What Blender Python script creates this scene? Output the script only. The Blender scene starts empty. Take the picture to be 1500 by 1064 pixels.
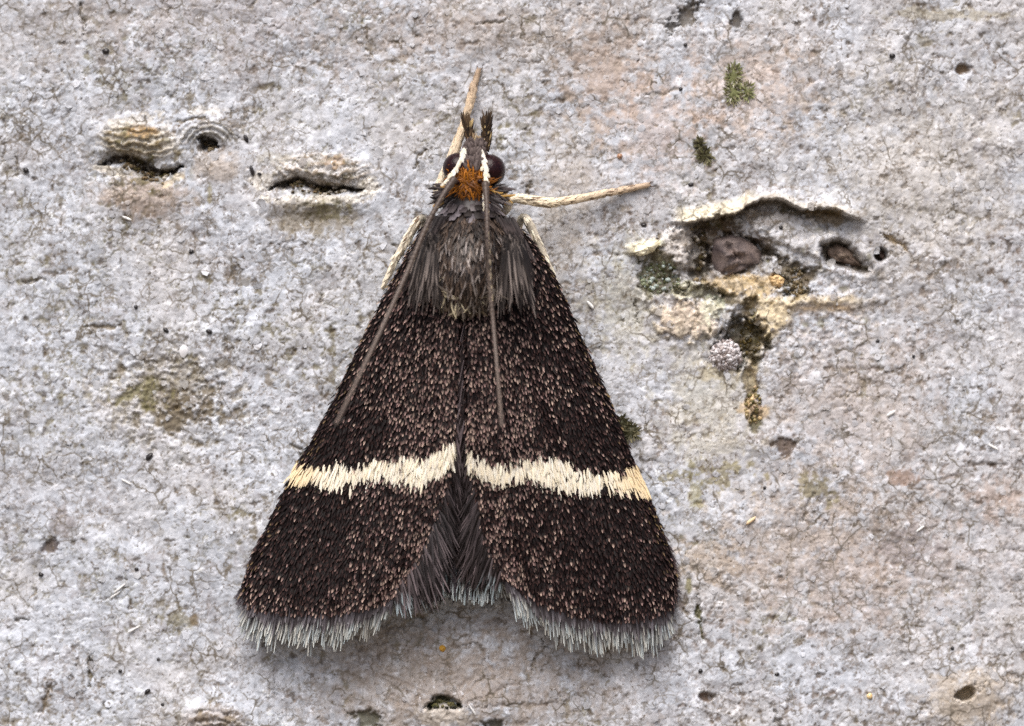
# A small moth resting head-up on the pale bark of a tree trunk (macro view).
# 1 Blender unit = 1 mm (scene unit scale 0.001), z is up, the bark faces -y.
import bpy, math
import numpy as np

scene = bpy.context.scene
scene.unit_settings.system = 'METRIC'
scene.unit_settings.scale_length = 0.001
R = math.radians
rng = np.random.default_rng(11)

# ------------------------------------------------------------------ camera
PPM = 80.0            # photograph pixels per millimetre on the bark
DIST = 140.0          # lens to bark
TR = 120.0            # trunk radius
cam_data = bpy.data.cameras.new('camera')
cam = bpy.data.objects.new('camera', cam_data)
scene.collection.objects.link(cam)
cam.location = (0, -DIST, 0)
cam.rotation_euler = (R(90), 0, 0)
cam_data.sensor_width = 36
cam_data.lens = 36 * DIST / (1500 / PPM)
cam_data.clip_start = 1
cam_data.clip_end = 500000
cam_data.dof.use_dof = True
cam_data.dof.focus_distance = DIST - 0.6
APERTURE_RADIUS = 1.9
cam_data.dof.aperture_fstop = cam_data.lens * 1e-3 / (2 * APERTURE_RADIUS)
scene.camera = cam

# ------------------------------------------------------------------ light
SUN_EL, SUN_AZ = 58, -12          # azimuth: degrees to the side of the camera, seen from the bark
world = bpy.data.worlds.new('World')
scene.world = world
world.use_nodes = True
wn = world.node_tree
sky = wn.nodes.new('ShaderNodeTexSky')
sky.sky_type = 'NISHITA'
sky.sun_disc = False
sky.sun_elevation = R(SUN_EL)
sky.sun_rotation = R(180 - SUN_AZ)
sky.air_density = 0.6
sky.dust_density = 6.0
sky.ozone_density = 1.0
bg = wn.nodes['Background']
bg.inputs['Strength'].default_value = 0.085
wn.links.new(sky.outputs[0], bg.inputs['Color'])
sun_data = bpy.data.lights.new('sun', 'SUN')
sun_data.energy = 1.5
sun_data.angle = R(50)
sun_data.color = (1.0, 0.985, 0.975)
sun = bpy.data.objects.new('sun', sun_data)
scene.collection.objects.link(sun)
sun.rotation_euler = (R(90 - SUN_EL), 0, R(SUN_AZ))
scene.view_settings.view_transform = 'Standard'
scene.view_settings.look = 'None'
scene.view_settings.gamma = 1
scene.view_settings.use_curve_mapping = False
scene.view_settings.exposure = 0.94
scene.cycles.use_denoising = False

# ------------------------------------------------------------------ helpers
def link(o, parent=None):
    scene.collection.objects.link(o)
    if parent is not None:
        o.parent = parent
    return o

def tag(o, label=None, cat=None, group=None, kind=None):
    for k, v in (('label', label), ('category', cat), ('group', group), ('kind', kind)):
        if v:
            o[k] = v
    return o

def mesh_obj(name, verts, faces, mat, parent=None, cols=None, smooth=True):
    verts = np.asarray(verts, dtype=np.float32).reshape(-1, 3)
    faces = np.asarray(faces, dtype=np.int32)
    me = bpy.data.meshes.new(name)
    n, k = len(faces), faces.shape[1]
    me.vertices.add(len(verts)); me.vertices.foreach_set('co', verts.ravel())
    me.loops.add(n * k); me.loops.foreach_set('vertex_index', faces.ravel())
    me.polygons.add(n); me.polygons.foreach_set('loop_start', np.arange(0, n * k, k, dtype=np.int32))
    me.update(calc_edges=True)
    if smooth:
        me.shade_smooth()
    if cols is not None:
        at = me.color_attributes.new('Col', 'FLOAT_COLOR', 'POINT')
        c4 = np.ones((len(verts), 4), dtype=np.float32); c4[:, :3] = np.asarray(cols).reshape(-1, 3)
        at.data.foreach_set('color', c4.ravel())
    me.materials.append(mat)
    o = bpy.data.objects.new(name, me)
    return link(o, parent)

def h2(ix, iy, seed):
    x = (ix.astype(np.int64) & 0xffffffff).astype(np.uint32); y = (iy.astype(np.int64) & 0xffffffff).astype(np.uint32)
    n = x * np.uint32(374761393) + y * np.uint32(668265263) + np.uint32((seed * 2246822519 + 3266489917) & 0xffffffff)
    n = (n ^ (n >> np.uint32(13))) * np.uint32(1274126177)
    n = (n ^ (n >> np.uint32(15))) * np.uint32(2654435761)
    n = n ^ (n >> np.uint32(16))
    return n.astype(np.float32) / np.float32(4294967295.0)

def vnoise(x, y, seed=0):
    ix = np.floor(x); iy = np.floor(y); fx = (x - ix).astype(np.float32); fy = (y - iy).astype(np.float32)
    sx = fx * fx * fx * (fx * (fx * 6 - 15) + 10); sy = fy * fy * fy * (fy * (fy * 6 - 15) + 10)
    def g(dx, dy):
        a = h2(ix + dx, iy + dy, seed) * np.float32(6.2831853)
        return np.cos(a) * (fx - dx) + np.sin(a) * (fy - dy)
    a = g(0, 0); b = g(1, 0); c = g(0, 1); d = g(1, 1)
    return ((a + sx * (b - a)) * (1 - sy) + (c + sx * (d - c)) * sy) * 1.5      # about -1..1

def fbm(x, y, oct=4, seed=0, gain=0.5):
    s = 0; a = 1.0; t = 0
    for i in range(oct):
        s = s + a * vnoise(x * 2 ** i + 17.3 * i, y * 2 ** i - 9.1 * i, seed + i * 7); t += a; a *= gain
    return s / t * 1.3

def worley(x, y, seed=0):
    ix = np.floor(x); iy = np.floor(y)
    f1 = np.full(x.shape, 9.0, np.float32); f2 = f1.copy(); cid = np.zeros(x.shape, np.float32); vx = f1 * 0; vy = f1 * 0
    for dx in (-1, 0, 1):
        for dy in (-1, 0, 1):
            cx = ix + dx; cy = iy + dy
            px = cx + h2(cx, cy, seed); py = cy + h2(cx, cy, seed + 1)
            ddx = (x - px).astype(np.float32); ddy = (y - py).astype(np.float32)
            d = np.sqrt(ddx * ddx + ddy * ddy)
            near = d < f1
            f2 = np.where(near, f1, np.minimum(f2, d))
            cid = np.where(near, h2(cx, cy, seed + 2), cid); vx = np.where(near, ddx, vx); vy = np.where(near, ddy, vy)
            f1 = np.where(near, d, f1)
    return f1, f2, cid, vx, vy

def sstep(a, b, x):
    t = np.clip((x - a) / (b - a), 0, 1)
    return t * t * (3 - 2 * t)

def lerp(a, b, m):
    return a + (b - a) * m

def srgb(r, g, b):
    c = np.array([r, g, b], dtype=np.float32) / 255.0
    return np.where(c <= 0.04045, c / 12.92, ((c + 0.055) / 1.055) ** 2.4)

# ------------------------------------------------------------------ materials
def mat_attr(name, rough=0.6, spec=0.4, sheen=0.0, coat=0.0, noise=0.0, nscale=20.0, bump=0.0, bscale=40.0, sss=0.0, trans=0.0, rgb=None):
    m = bpy.data.materials.new(name); m.use_nodes = True
    nt = m.node_tree; b = nt.nodes['Principled BSDF']
    if rgb is None:
        a = nt.nodes.new('ShaderNodeAttribute'); a.attribute_name = 'Col'; col = a.outputs['Color']
    else:
        a = nt.nodes.new('ShaderNodeRGB'); a.outputs[0].default_value = (*rgb, 1); col = a.outputs[0]
    tc = nt.nodes.new('ShaderNodeTexCoord')
    if noise:
        n = nt.nodes.new('ShaderNodeTexNoise'); n.inputs['Scale'].default_value = nscale; n.inputs['Detail'].default_value = 5
        nt.links.new(tc.outputs['Object'], n.inputs['Vector'])
        mr = nt.nodes.new('ShaderNodeMapRange'); mr.inputs['From Min'].default_value = 0.25; mr.inputs['From Max'].default_value = 0.75
        mr.inputs['To Min'].default_value = 1 - noise; mr.inputs['To Max'].default_value = 1 + noise
        nt.links.new(n.outputs[0], mr.inputs[0])
        mx = nt.nodes.new('ShaderNodeVectorMath'); mx.operation = 'SCALE'
        nt.links.new(col, mx.inputs[0]); nt.links.new(mr.outputs[0], mx.inputs['Scale']); col = mx.outputs[0]
    nt.links.new(col, b.inputs['Base Color'])
    b.inputs['Roughness'].default_value = rough
    b.inputs['Specular IOR Level'].default_value = spec
    b.inputs['Sheen Weight'].default_value = sheen
    b.inputs['Coat Weight'].default_value = coat
    if sss:
        b.inputs['Subsurface Weight'].default_value = sss; b.inputs['Subsurface Scale'].default_value = 0.05
    if bump:
        n = nt.nodes.new('ShaderNodeTexNoise'); n.inputs['Scale'].default_value = bscale; n.inputs['Detail'].default_value = 4
        nt.links.new(tc.outputs['Object'], n.inputs['Vector'])
        bp = nt.nodes.new('ShaderNodeBump'); bp.inputs['Strength'].default_value = bump; bp.inputs['Distance'].default_value = 0.02
        nt.links.new(n.outputs[0], bp.inputs['Height']); nt.links.new(bp.outputs[0], b.inputs['Normal'])
    if trans:
        t = nt.nodes.new('ShaderNodeBsdfTranslucent'); nt.links.new(col, t.inputs['Color'])
        ms = nt.nodes.new('ShaderNodeMixShader'); ms.inputs[0].default_value = trans
        nt.links.new(b.outputs[0], ms.inputs[1]); nt.links.new(t.outputs[0], ms.inputs[2])
        nt.links.new(ms.outputs[0], nt.nodes['Material Output'].inputs['Surface'])
    return m

M_BARK = mat_attr('bark', rough=0.75, spec=0.3, noise=0.13, nscale=11, bump=0.35, bscale=22)
def bark_cracks(m):
    nt = m.node_tree; b = nt.nodes['Principled BSDF']; N = nt.nodes.new; col = b.inputs['Base Color'].links[0].from_socket
    tc = N('ShaderNodeTexCoord'); wn_ = N('ShaderNodeTexNoise'); wn_.inputs['Scale'].default_value = 5; wn_.inputs['Detail'].default_value = 3
    nt.links.new(tc.outputs['Object'], wn_.inputs['Vector'])
    ws = N('ShaderNodeVectorMath'); ws.operation = 'MULTIPLY_ADD'; ws.inputs[1].default_value = (.22, .22, .22)
    nt.links.new(wn_.outputs['Color'], ws.inputs[0]); nt.links.new(tc.outputs['Object'], ws.inputs[2])
    for sc, w, k, msc, dcol, lo in ((4.4, .08, .68, 2.2, (.15, .125, .09), .50), (8.0, .10, .6, 2.4, (.21, .18, .15), .51), (2.3, .05, .9, 1.4, (.13, .11, .08), .51)):
        vo = N('ShaderNodeTexVoronoi'); vo.feature = 'DISTANCE_TO_EDGE'; vo.inputs['Scale'].default_value = sc; nt.links.new(ws.outputs[0], vo.inputs['Vector'])
        mr = N('ShaderNodeMapRange'); mr.inputs['From Min'].default_value = w; mr.inputs['From Max'].default_value = w * .2; mr.inputs['To Max'].default_value = k; nt.links.new(vo.outputs['Distance'], mr.inputs[0])
        ms = N('ShaderNodeTexNoise'); ms.inputs['Scale'].default_value = msc; ms.inputs['Detail'].default_value = 3; nt.links.new(tc.outputs['Object'], ms.inputs['Vector'])
        m2 = N('ShaderNodeMapRange'); m2.inputs['From Min'].default_value = lo; m2.inputs['From Max'].default_value = lo + .12; nt.links.new(ms.outputs[0], m2.inputs[0])
        mu = N('ShaderNodeMath'); mu.operation = 'MULTIPLY'; nt.links.new(mr.outputs[0], mu.inputs[0]); nt.links.new(m2.outputs[0], mu.inputs[1])
        mx = N('ShaderNodeMix'); mx.data_type = 'RGBA'; nt.links.new(mu.outputs[0], mx.inputs['Factor']); nt.links.new(col, mx.inputs['A']); mx.inputs['B'].default_value = (*dcol, 1); col = mx.outputs['Result']
    # fine dark and light freckles
    for sc, lo, hi, c, k in ((15, .64, .70, (.13, .10, .07), .8), (11, .66, .74, (.72, .74, .78), .7)):
        n = N('ShaderNodeTexNoise'); n.inputs['Scale'].default_value = sc; n.inputs['Detail'].default_value = 2; nt.links.new(tc.outputs['Object'], n.inputs['Vector'])
        mr = N('ShaderNodeMapRange'); mr.inputs['From Min'].default_value = lo; mr.inputs['From Max'].default_value = hi; mr.inputs['To Max'].default_value = k; nt.links.new(n.outputs[0], mr.inputs[0])
        mx = N('ShaderNodeMix'); mx.data_type = 'RGBA'; nt.links.new(mr.outputs[0], mx.inputs['Factor']); nt.links.new(col, mx.inputs['A']); mx.inputs['B'].default_value = (*c, 1); col = mx.outputs['Result']
    nt.links.new(col, b.inputs['Base Color'])
bark_cracks(M_BARK)
M_SCALE = mat_attr('wing scale', rough=0.45, spec=0.08)
M_PALE = mat_attr('pale scale', rough=0.55, spec=0.4, trans=0.12)
M_FRINGE = mat_attr('fringe scale', rough=0.4, spec=0.3, trans=0.1)
M_HAIR = mat_attr('body hair scale', rough=0.36, spec=0.28)
M_BODY = mat_attr('body cuticle', rough=0.6, spec=0.15, noise=0.3, nscale=15)
M_LEG = mat_attr('leg', rough=0.5, spec=0.4, noise=0.12, nscale=14, bump=0.4, bscale=30)
M_MOSS = mat_attr('moss', rough=0.6, spec=0.3, trans=0.2)
M_CHIP = mat_attr('chip', rough=0.6, spec=0.4, noise=0.35, nscale=16, bump=0.6, bscale=25)
M_GRAIN = mat_attr('grain', rough=0.35, spec=0.5, noise=0.2, nscale=12)
M_GROUND = mat_attr('ground', rough=0.9, spec=0.2, noise=0.4, nscale=0.01, rgb=(0.15, 0.125, 0.095))

# ------------------------------------------------------------------ leaf-litter ground, unseen far below the frame, bounces brownish light up
GZ = -1300.0
gr = 300000.0
gnd = mesh_obj('ground', [(-gr, -gr, GZ), (gr, -gr, GZ), (gr, gr, GZ), (-gr, gr, GZ)], [(0, 1, 2, 3)], M_GROUND)
tag(gnd, 'leaf-littered ground at the foot of the tree', 'ground', kind='structure')

# ------------------------------------------------------------------ bark: height and colour over the trunk
def grow(start, end, step, ratio):
    out = []; p = start
    while True:
        step *= ratio; p += step
        if p >= end - step * 0.5:
            out.append(end); break
        out.append(p)
    return np.array(out)
DX = 0.0225
fx = np.arange(-11.2, 11.2001, DX); fz = np.arange(-8.4, 8.4001, DX)
ex = grow(fx[-1], math.pi * TR, DX, 1.22); ezp = grow(fz[-1], 900.0, DX, 1.25); ezn = grow(-fz[0], -GZ + 5, DX, 1.25)
S = np.concatenate([-ex[::-1], fx, ex[:-1]]); Zg = np.concatenate([-ezn[::-1], fz, ezp])
SS, ZZ = np.meshgrid(S, Zg)
U = (750 + PPM * SS).astype(np.float64); V = (532 - PPM * ZZ).astype(np.float64)
fineness = sstep(16, 12, np.abs(SS)) * sstep(12.5, 9.5, np.abs(ZZ))        # relief only where the mesh is fine enough

def polydist(pts, U, V):
    """distance to a polyline in photograph pixels, position along it 0..1, signed side (positive below)"""
    pts = np.array(pts, float); best = np.full(U.shape, 1e9); tt = np.zeros(U.shape); side = np.zeros(U.shape)
    L = np.hypot(*(pts[1:] - pts[:-1]).T); cum = np.concatenate([[0], np.cumsum(L)])
    for i in range(len(pts) - 1):
        a, b = pts[i], pts[i + 1]; d = b - a
        t = np.clip(((U - a[0]) * d[0] + (V - a[1]) * d[1]) / (d @ d), 0, 1)
        dx = U - (a[0] + t * d[0]); dy = V - (a[1] + t * d[1]); q = np.hypot(dx, dy); m = q < best
        best = np.where(m, q, best); tt = np.where(m, (cum[i] + t * L[i]) / cum[-1], tt)
        side = np.where(m, np.sign(d[0] * dy - d[1] * dx), side)
    return best, tt, side

def inpoly(pts, U, V):
    pts = np.array(pts, float); ins = np.zeros(U.shape, bool); n = len(pts)
    for i in range(n):
        x1, y1 = pts[i]; x2, y2 = pts[(i + 1) % n]
        if y1 == y2:
            continue
        ins ^= ((y1 > V) != (y2 > V)) & (U < (x2 - x1) * (V - y1) / (y2 - y1) + x1)
    return ins

BX = 0.0125  # noise coordinates: 1 unit = 1 mm
X1 = U * BX; Y1 = V * BX
wx = fbm(X1 * 2.2, Y1 * 2.2, 3, 3); wy = fbm(X1 * 2.2, Y1 * 2.2, 3, 23)
wx2 = vnoise(X1 * 11, Y1 * 11, 41); wy2 = vnoise(X1 * 11, Y1 * 11, 43)
big = fbm(X1 * 0.22, Y1 * 0.28, 3, 5)
mid = fbm(X1 * 0.9, Y1 * 1.1, 3, 6)
fine = fbm(X1 * 5, Y1 * 5, 4, 8, 0.6)
grain = fbm(X1 * 16, Y1 * 16, 2, 9, 0.7)

H = 0.10 * big + 0.05 * mid + 0.012 * fine + 0.003 * grain
# flakes: broken plates of two sizes with their own slight tilt
def flakes(freq, warp, seed, asp=1.0):
    f1, f2, cid, vx, vy = worley((X1 + warp * wx + 0.06 * wx2) * freq, (Y1 + warp * wy + 0.06 * wy2) * freq * asp, seed)
    return f2 - f1, cid, vx, vy
eA, cA, vxA, vyA = flakes(3.4, 0.16, 101, 0.85)
eB, cB, vxB, vyB = flakes(7.5, 0.11, 131, 0.9)
mA = sstep(-0.15, 0.55, fbm(X1 * 0.8, Y1 * 0.8, 3, 61)); mB = sstep(-0.35, 0.35, fbm(X1 * 1.1, Y1 * 1.1, 3, 71))
crA = sstep(0.11, 0.0, eA) * sstep(-0.15, 0.4, vnoise(X1 * 2.7, Y1 * 2.7, 77) + 0.4 * mA)
crB = sstep(0.15, 0.0, eB) * sstep(0.0, 0.5, vnoise(X1 * 4.1, Y1 * 4.1, 79))
def lines(f, seed, w, asp=1.0):          # wandering broken hairlines
    q = fbm((X1 + 0.05 * wx2) * f * asp, (Y1 + 0.05 * wy2) * f, 3, seed, 0.55)
    return sstep(w, 0.0, np.abs(q)) * sstep(0.0, 0.45, vnoise(X1 * f * 1.3, Y1 * f * 1.3, seed + 50))
crC = np.maximum(lines(2.6, 151, 0.07, 1.3), lines(4.5, 157, 0.09))
tiltA = (cA - 0.5) * 0.05 * vyA + (((cA * 7.3) % 1) - 0.5) * 0.035 * vxA
tiltB = (((cB * 5.1) % 1) - 0.5) * 0.03 * vyB + (((cB * 9.7) % 1) - 0.5) * 0.02 * vxB
H += .75 * mA * ((cA - 0.5) * 0.022 + tiltA) - 0.022 * crA * (0.35 + 0.65 * mA)
H += .7 * mB * ((cB - 0.5) * 0.012 + tiltB) - 0.012 * crB - 0.018 * crC

# colour: bluish white lichen-like skin over warm grey, olive and brown dirt
c_cool = srgb(203, 209, 218); c_warm = srgb(204, 204, 206); c_grey = srgb(160, 159, 163); c_olive = srgb(112, 104, 70); c_brown = srgb(116, 100, 86)
C = np.empty(U.shape + (3,), np.float32)
mw = sstep(-0.5, 0.7, fbm(X1 * 0.5 + 3, Y1 * 0.6, 3, 31) + 0.0004 * (U - 750))[..., None]
C[:] = lerp(c_cool, c_warm, mw)
C *= (0.78 + 0.26 * sstep(-0.6, 0.7, fine + 0.4 * mid))[..., None]
C *= (1 + 0.34 * (cB - 0.55) * (0.5 + 0.5 * mB))[..., None]
C *= (1 + 0.26 * (cA - 0.5) * (.4 + .6 * mA))[..., None]
def blend(col, m):
    global C
    C = C + (np.asarray(col, np.float32) - C) * np.clip(m, 0, 1)[..., None].astype(np.float32)
def blend_arr(carr, m):
    global C
    C = C + (carr - C) * np.clip(m, 0, 1)[..., None].astype(np.float32)
blend(c_grey, 0.75 * sstep(0.0, 0.6, fbm(X1 * 1.7, Y1 * 1.7, 4, 91)) * sstep(-0.5, 0.3, fbm(X1 * 7, Y1 * 7, 2, 92)))
dirt = lerp(c_brown, c_olive, sstep(-0.4, 0.4, fbm(X1 * 0.6, Y1 * 0.6, 2, 93) - .0005 * (U - 700))[..., None])
dens = sstep(-0.5, 0.5, fbm(X1 * 0.55, Y1 * 0.55, 3, 94))
blend_arr(dirt, 0.8 * crA * (.4 + .6 * dens)); blend_arr(dirt, 0.7 * crB); blend_arr(dirt * .85, 0.85 * crC * (.35 + .65 * dens))
# brown and olive specks lodged in the skin
sp = sstep(0.30, 0.65, fbm(X1 * 4.2, Y1 * 4.2, 4, 95, .6) + 0.4 * (dens - .5))
blend_arr(dirt * 0.95, 0.75 * sp); H -= 0.014 * sp
dk = sstep(0.56, 0.72, vnoise(X1 * 5.7, Y1 * 5.7, 97) + 0.25 * vnoise(X1 * 23, Y1 * 23, 98) + .15 * (dens - .5))
blend(srgb(84, 72, 58), 0.75 * dk); H -= 0.02 * dk
wl = sstep(0.30, 0.7, fbm(X1 * 3.1, Y1 * 3.1, 4, 99, .6))
blend(srgb(224, 228, 236), 0.75 * wl); H += 0.012 * wl

N1 = fbm(X1 * 3.5, Y1 * 3.5, 4, 201, 0.6); N2 = fbm(X1 * 9, Y1 * 9, 3, 202, 0.6)
def ell(cx, cy, a, b, rot=0.0):
    c, s = math.cos(R(rot)), math.sin(R(rot)); dx = U - cx; dy = V - cy
    return np.hypot((dx * c + dy * s) / a, (-dx * s + dy * c) / b)
def blotch(cx, cy, a, b, col, k=1.0, rough=0.5, soft=0.5, rot=0.0, dh=0.0):
    r = ell(cx, cy, a, b, rot) + rough * N1 + 0.5 * rough * N2
    m = sstep(1.0 + soft * 0.5, 1.0 - soft * 0.5, r)
    blend(col, k * m)
    if dh:
        add(dh * m)
def add(x):
    global H
    H = H + x
def slit(pts, w, depth, col=None, k=0.9, taper=0.6, below=1.0):
    d, t, s = polydist(pts, U + 3 * N2 * 2, V + 3 * N1 * 2)
    ww = w * (np.clip(4 * t * (1 - t), 0.03, 1) ** taper) * np.where(s > 0, below, 1.0)
    m = np.exp(-(d / ww) ** 2)
    add(-depth * m * (1 + .45 * N2))
    if col is not None:
        blend(col, k * sstep(0.15, 0.75, m))
    return d, t, s

# broad stains of the bark skin
for a in [(890, 110, 45, 55, srgb(176, 152, 136), .7, .8), (960, 190, 50, 60, srgb(184, 158, 140), .4, .8), (1240, 830, 150, 70, srgb(176, 160, 148), .65, .8),
          (1250, 600, 90, 120, srgb(178, 164, 154), .5, .8), (1470, 735, 40, 22, srgb(170, 140, 116), .65, .8), (640, 1000, 150, 70, srgb(150, 138, 126), .7, .7),
          (760, 1010, 120, 60, srgb(160, 150, 142), .5, .8), (1090, 130, 75, 55, srgb(196, 176, 160), .6, .8), (40, 700, 120, 80, srgb(168, 170, 176), .5, .8),
          (330, 20, 160, 60, srgb(158, 150, 148), .55, .8), (60, 40, 120, 70, srgb(160, 154, 150), .45, .8), (700, 40, 120, 40, srgb(168, 158, 150), .5, .8), (820, 380, 40, 120, srgb(168, 160, 146), .4, .8), (560, 60, 90, 50, srgb(170, 160, 152), .4, .8),
          (880, 60, 60, 70, srgb(168, 158, 148), .5, .8), (1330, 250, 120, 110, srgb(190, 184, 172), .4, .8), (1450, 820, 70, 90, srgb(182, 180, 182), .4, .8),
          (1160, 750, 90, 60, srgb(186, 176, 166), .5, .8), (840, 240, 60, 60, srgb(178, 168, 158), .35, .8)]:
    blotch(*a[:5], k=a[5] * .9, rough=a[6] * 2, soft=1.6)
# the olive, crumbly patch beside the moth's wing
blotch(245, 580, 85, 52, srgb(150, 142, 124), k=.6, rough=1.6, soft=1.0, dh=-0.03)
blotch(265, 598, 42, 26, srgb(98, 86, 62), k=.8, rough=2.2, soft=.9)
blotch(205, 578, 30, 16, srgb(112, 108, 72), k=.75, rough=2.2, soft=.9)
add(0.05 * sstep(1.4, 0.3, ell(250, 575, 95, 60)) * N2)
# lenticel with arched lid (wide, dark mouth)
L1 = ell(203, 225, 75, 62)
lid = np.exp(-ell(200, 208, 62, 30, 8) ** 2 * 1.1)
add(0.26 * lid + 0.14 * np.exp(-ell(205, 285, 70, 32) ** 2))
strata = np.sin((V + 0.0035 * (U - 205) ** 2 + 6 * N1 + 3 * N2) * 0.6 + 2 * mid)
mst = sstep(0.25, 0.65, lid) * sstep(240, 225, V)
add(0.035 * strata * mst); blend(srgb(166, 154, 128), 0.7 * mst); blend(srgb(112, 96, 62), 0.8 * mst * sstep(0.0, 0.8, strata + 0.7 * N1 + .2))
blotch(205, 192, 26, 9, srgb(150, 118, 66), k=.7, rough=.5)
blotch(192, 177, 40, 8, srgb(212, 207, 196), k=.6, rough=1.2, rot=-12); blotch(248, 205, 11, 22, srgb(216, 212, 204), k=.6, rough=1, rot=-20)
blotch(210, 288, 62, 30, srgb(164, 146, 130), k=.75, rough=.6, soft=1)
slit([(142, 240), (165, 232), (185, 232), (205, 243), (228, 256), (250, 251), (266, 241)], 8.5, .36, srgb(66, 53, 34), k=.95)
blotch(208, 243, 26, 8, srgb(52, 43, 31), k=.8, rough=.9, rot=18)
blotch(162, 250, 26, 6, srgb(220, 212, 194), k=.65, rough=.8, rot=10); blotch(255, 262, 16, 7, srgb(214, 200, 172), k=.65, rough=.8, rot=-35)
blotch(205, 266, 14, 6, srgb(108, 96, 48), k=.7, rough=.6)
# round lenticel with ribbed brow
L2 = ell(302, 200, 40, 34)
add(0.18 * np.exp(-ell(300, 190, 40, 24) ** 2) + 0.1 * np.exp(-ell(310, 240, 40, 26) ** 2))
r2 = np.hypot((U - 306) / 1.25, V - 212); st2 = np.sin((r2 + 4 * N1 + 2 * N2) * 0.8); m2 = sstep(42, 30, r2) * sstep(214, 202, V)
add(0.03 * st2 * m2); blend(srgb(120, 114, 100), 0.9 * m2 * sstep(0.0, 0.8, st2)); blend(srgb(172, 172, 168), 0.35 * m2)
blotch(300, 163, 30, 6, srgb(214, 212, 206), k=.6, rough=1)
slit([(292, 202), (304, 211), (318, 214)], 9.0, .36, srgb(44, 40, 34), k=.95, taper=.4)
blotch(318, 245, 34, 20, srgb(190, 176, 160), k=.6, rough=.6, soft=1); blotch(307, 285, 4, 16, srgb(130, 120, 70), k=.7, rough=.5)
# long slit lenticel
L3 = ell(462, 268, 82, 48)
add(0.24 * np.exp(-ell(470, 254, 66, 22, 4) ** 2) + 0.18 * np.exp(-ell(462, 296, 72, 16) ** 2))
m3 = sstep(0.12, 0.5, np.exp(-ell(470, 250, 66, 24, 4) ** 2)) * sstep(278, 268, V)
st3 = np.sin((V - 0.12 * (U - 460) + 0.004 * (U - 465) ** 2 + 11 * N1 + 5 * N2) * 0.45); add(0.03 * st3 * m3)
blend(srgb(200, 192, 180), .4 * m3); blend(srgb(128, 108, 80), .7 * m3 * sstep(.25, .9, st3))
blotch(492, 237, 20, 10, srgb(150, 122, 88), k=.6, rough=.7); blotch(395, 232, 26, 9, srgb(158, 154, 142), k=.6, rough=.7)
blotch(460, 294, 66, 8, srgb(228, 222, 208), k=.65, rough=.9); blotch(386, 266, 18, 12, srgb(238, 234, 226), k=.8, rough=.6); blotch(540, 272, 16, 16, srgb(232, 226, 212), k=.7, rough=.6)
slit([(390, 278), (412, 270), (434, 262), (452, 270), (480, 277), (505, 276), (534, 279)], 6.5, .32, srgb(60, 48, 36), k=.95, taper=.7)
blotch(425, 271, 20, 6, srgb(40, 32, 26), k=.9, rough=.3, rot=-14); blotch(470, 279, 26, 5, srgb(52, 42, 34), k=.85, rough=.4)
blotch(462, 322, 62, 22, srgb(134, 122, 96), k=.7, rough=.9, soft=1); blotch(485, 310, 24, 13, srgb(104, 98, 58), k=.65, rough=1)
# big torn scar beside the moth
LIP = [(985, 326), (1010, 326), (1042, 320), (1078, 313), (1097, 300), (1118, 292), (1142, 291), (1160, 300), (1178, 307), (1200, 304), (1224, 307), (1246, 316), (1268, 325)]
lipx = np.array([p[0] for p in LIP]); lipy = np.array([p[1] for p in LIP])
ly = np.interp(U, lipx, lipy) + 2.5 * N2 + 2 * N1
inx = sstep(980, 1030, U) * sstep(1275, 1235, U)
drop = V - ly
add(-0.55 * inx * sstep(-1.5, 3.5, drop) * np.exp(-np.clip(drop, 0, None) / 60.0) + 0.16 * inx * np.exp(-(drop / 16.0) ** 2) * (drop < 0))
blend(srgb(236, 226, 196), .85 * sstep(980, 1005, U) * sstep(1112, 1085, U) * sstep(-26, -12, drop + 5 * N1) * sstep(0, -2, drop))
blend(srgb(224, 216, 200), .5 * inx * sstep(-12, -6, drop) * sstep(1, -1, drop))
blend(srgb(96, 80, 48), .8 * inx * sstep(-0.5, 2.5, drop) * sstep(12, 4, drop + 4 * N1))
blotch(1040, 345, 44, 22, srgb(98, 78, 50), k=.9, rough=.6, dh=-.12, rot=-15); blotch(1130, 318, 34, 12, srgb(150, 128, 92), k=.6, rough=.7)
blotch(1025, 385, 17, 30, srgb(56, 48, 28), k=.95, rough=.5, rot=15, dh=-.35); blotch(1210, 318, 36, 12, srgb(140, 120, 84), k=.7, rough=.8)
blotch(1170, 340, 62, 26, srgb(192, 192, 194), k=.7, rough=.5, rot=18, dh=.12)
blotch(1000, 362, 36, 34, srgb(206, 200, 192), k=.7, rough=.5, dh=.18)
slit([(1095, 348), (1112, 358), (1128, 368), (1142, 372)], 7, .30, srgb(74, 62, 34))
blotch(1083, 374, 42, 30, srgb(70, 56, 38), k=.85, rough=.4, dh=-.28)
PIT = [(1203, 360), (1222, 351), (1246, 358), (1262, 378), (1276, 394), (1262, 400), (1240, 392), (1212, 386)]
dpit, _, _ = polydist(PIT + PIT[:1], U + 4 * N2, V + 4 * N1); ipit = inpoly(PIT, U + 4 * N2, V + 4 * N1); sd = np.where(ipit, -dpit, dpit)
add(-.38 * sstep(5, -7, sd) + .08 * np.exp(-((sd - 8) / 8) ** 2)); blend(srgb(74, 62, 42), .92 * sstep(3, -4, sd))
blotch(1292, 373, 9, 10, srgb(66, 54, 44), k=.95, rough=.3, dh=-.3)
blotch(968, 406, 34, 27, srgb(88, 86, 50), k=.85, rough=.7, dh=-.12); blotch(955, 374, 26, 8, srgb(92, 84, 52), k=.7, rough=.7)
blotch(945, 362, 26, 9, srgb(246, 240, 214), k=.9, rough=.5, rot=-12, dh=.12)
blotch(1165, 408, 28, 26, srgb(96, 82, 52), k=.85, rough=.8, dh=-.15); blotch(1090, 418, 60, 18, srgb(196, 170, 118), k=.7, rough=.7)
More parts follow.
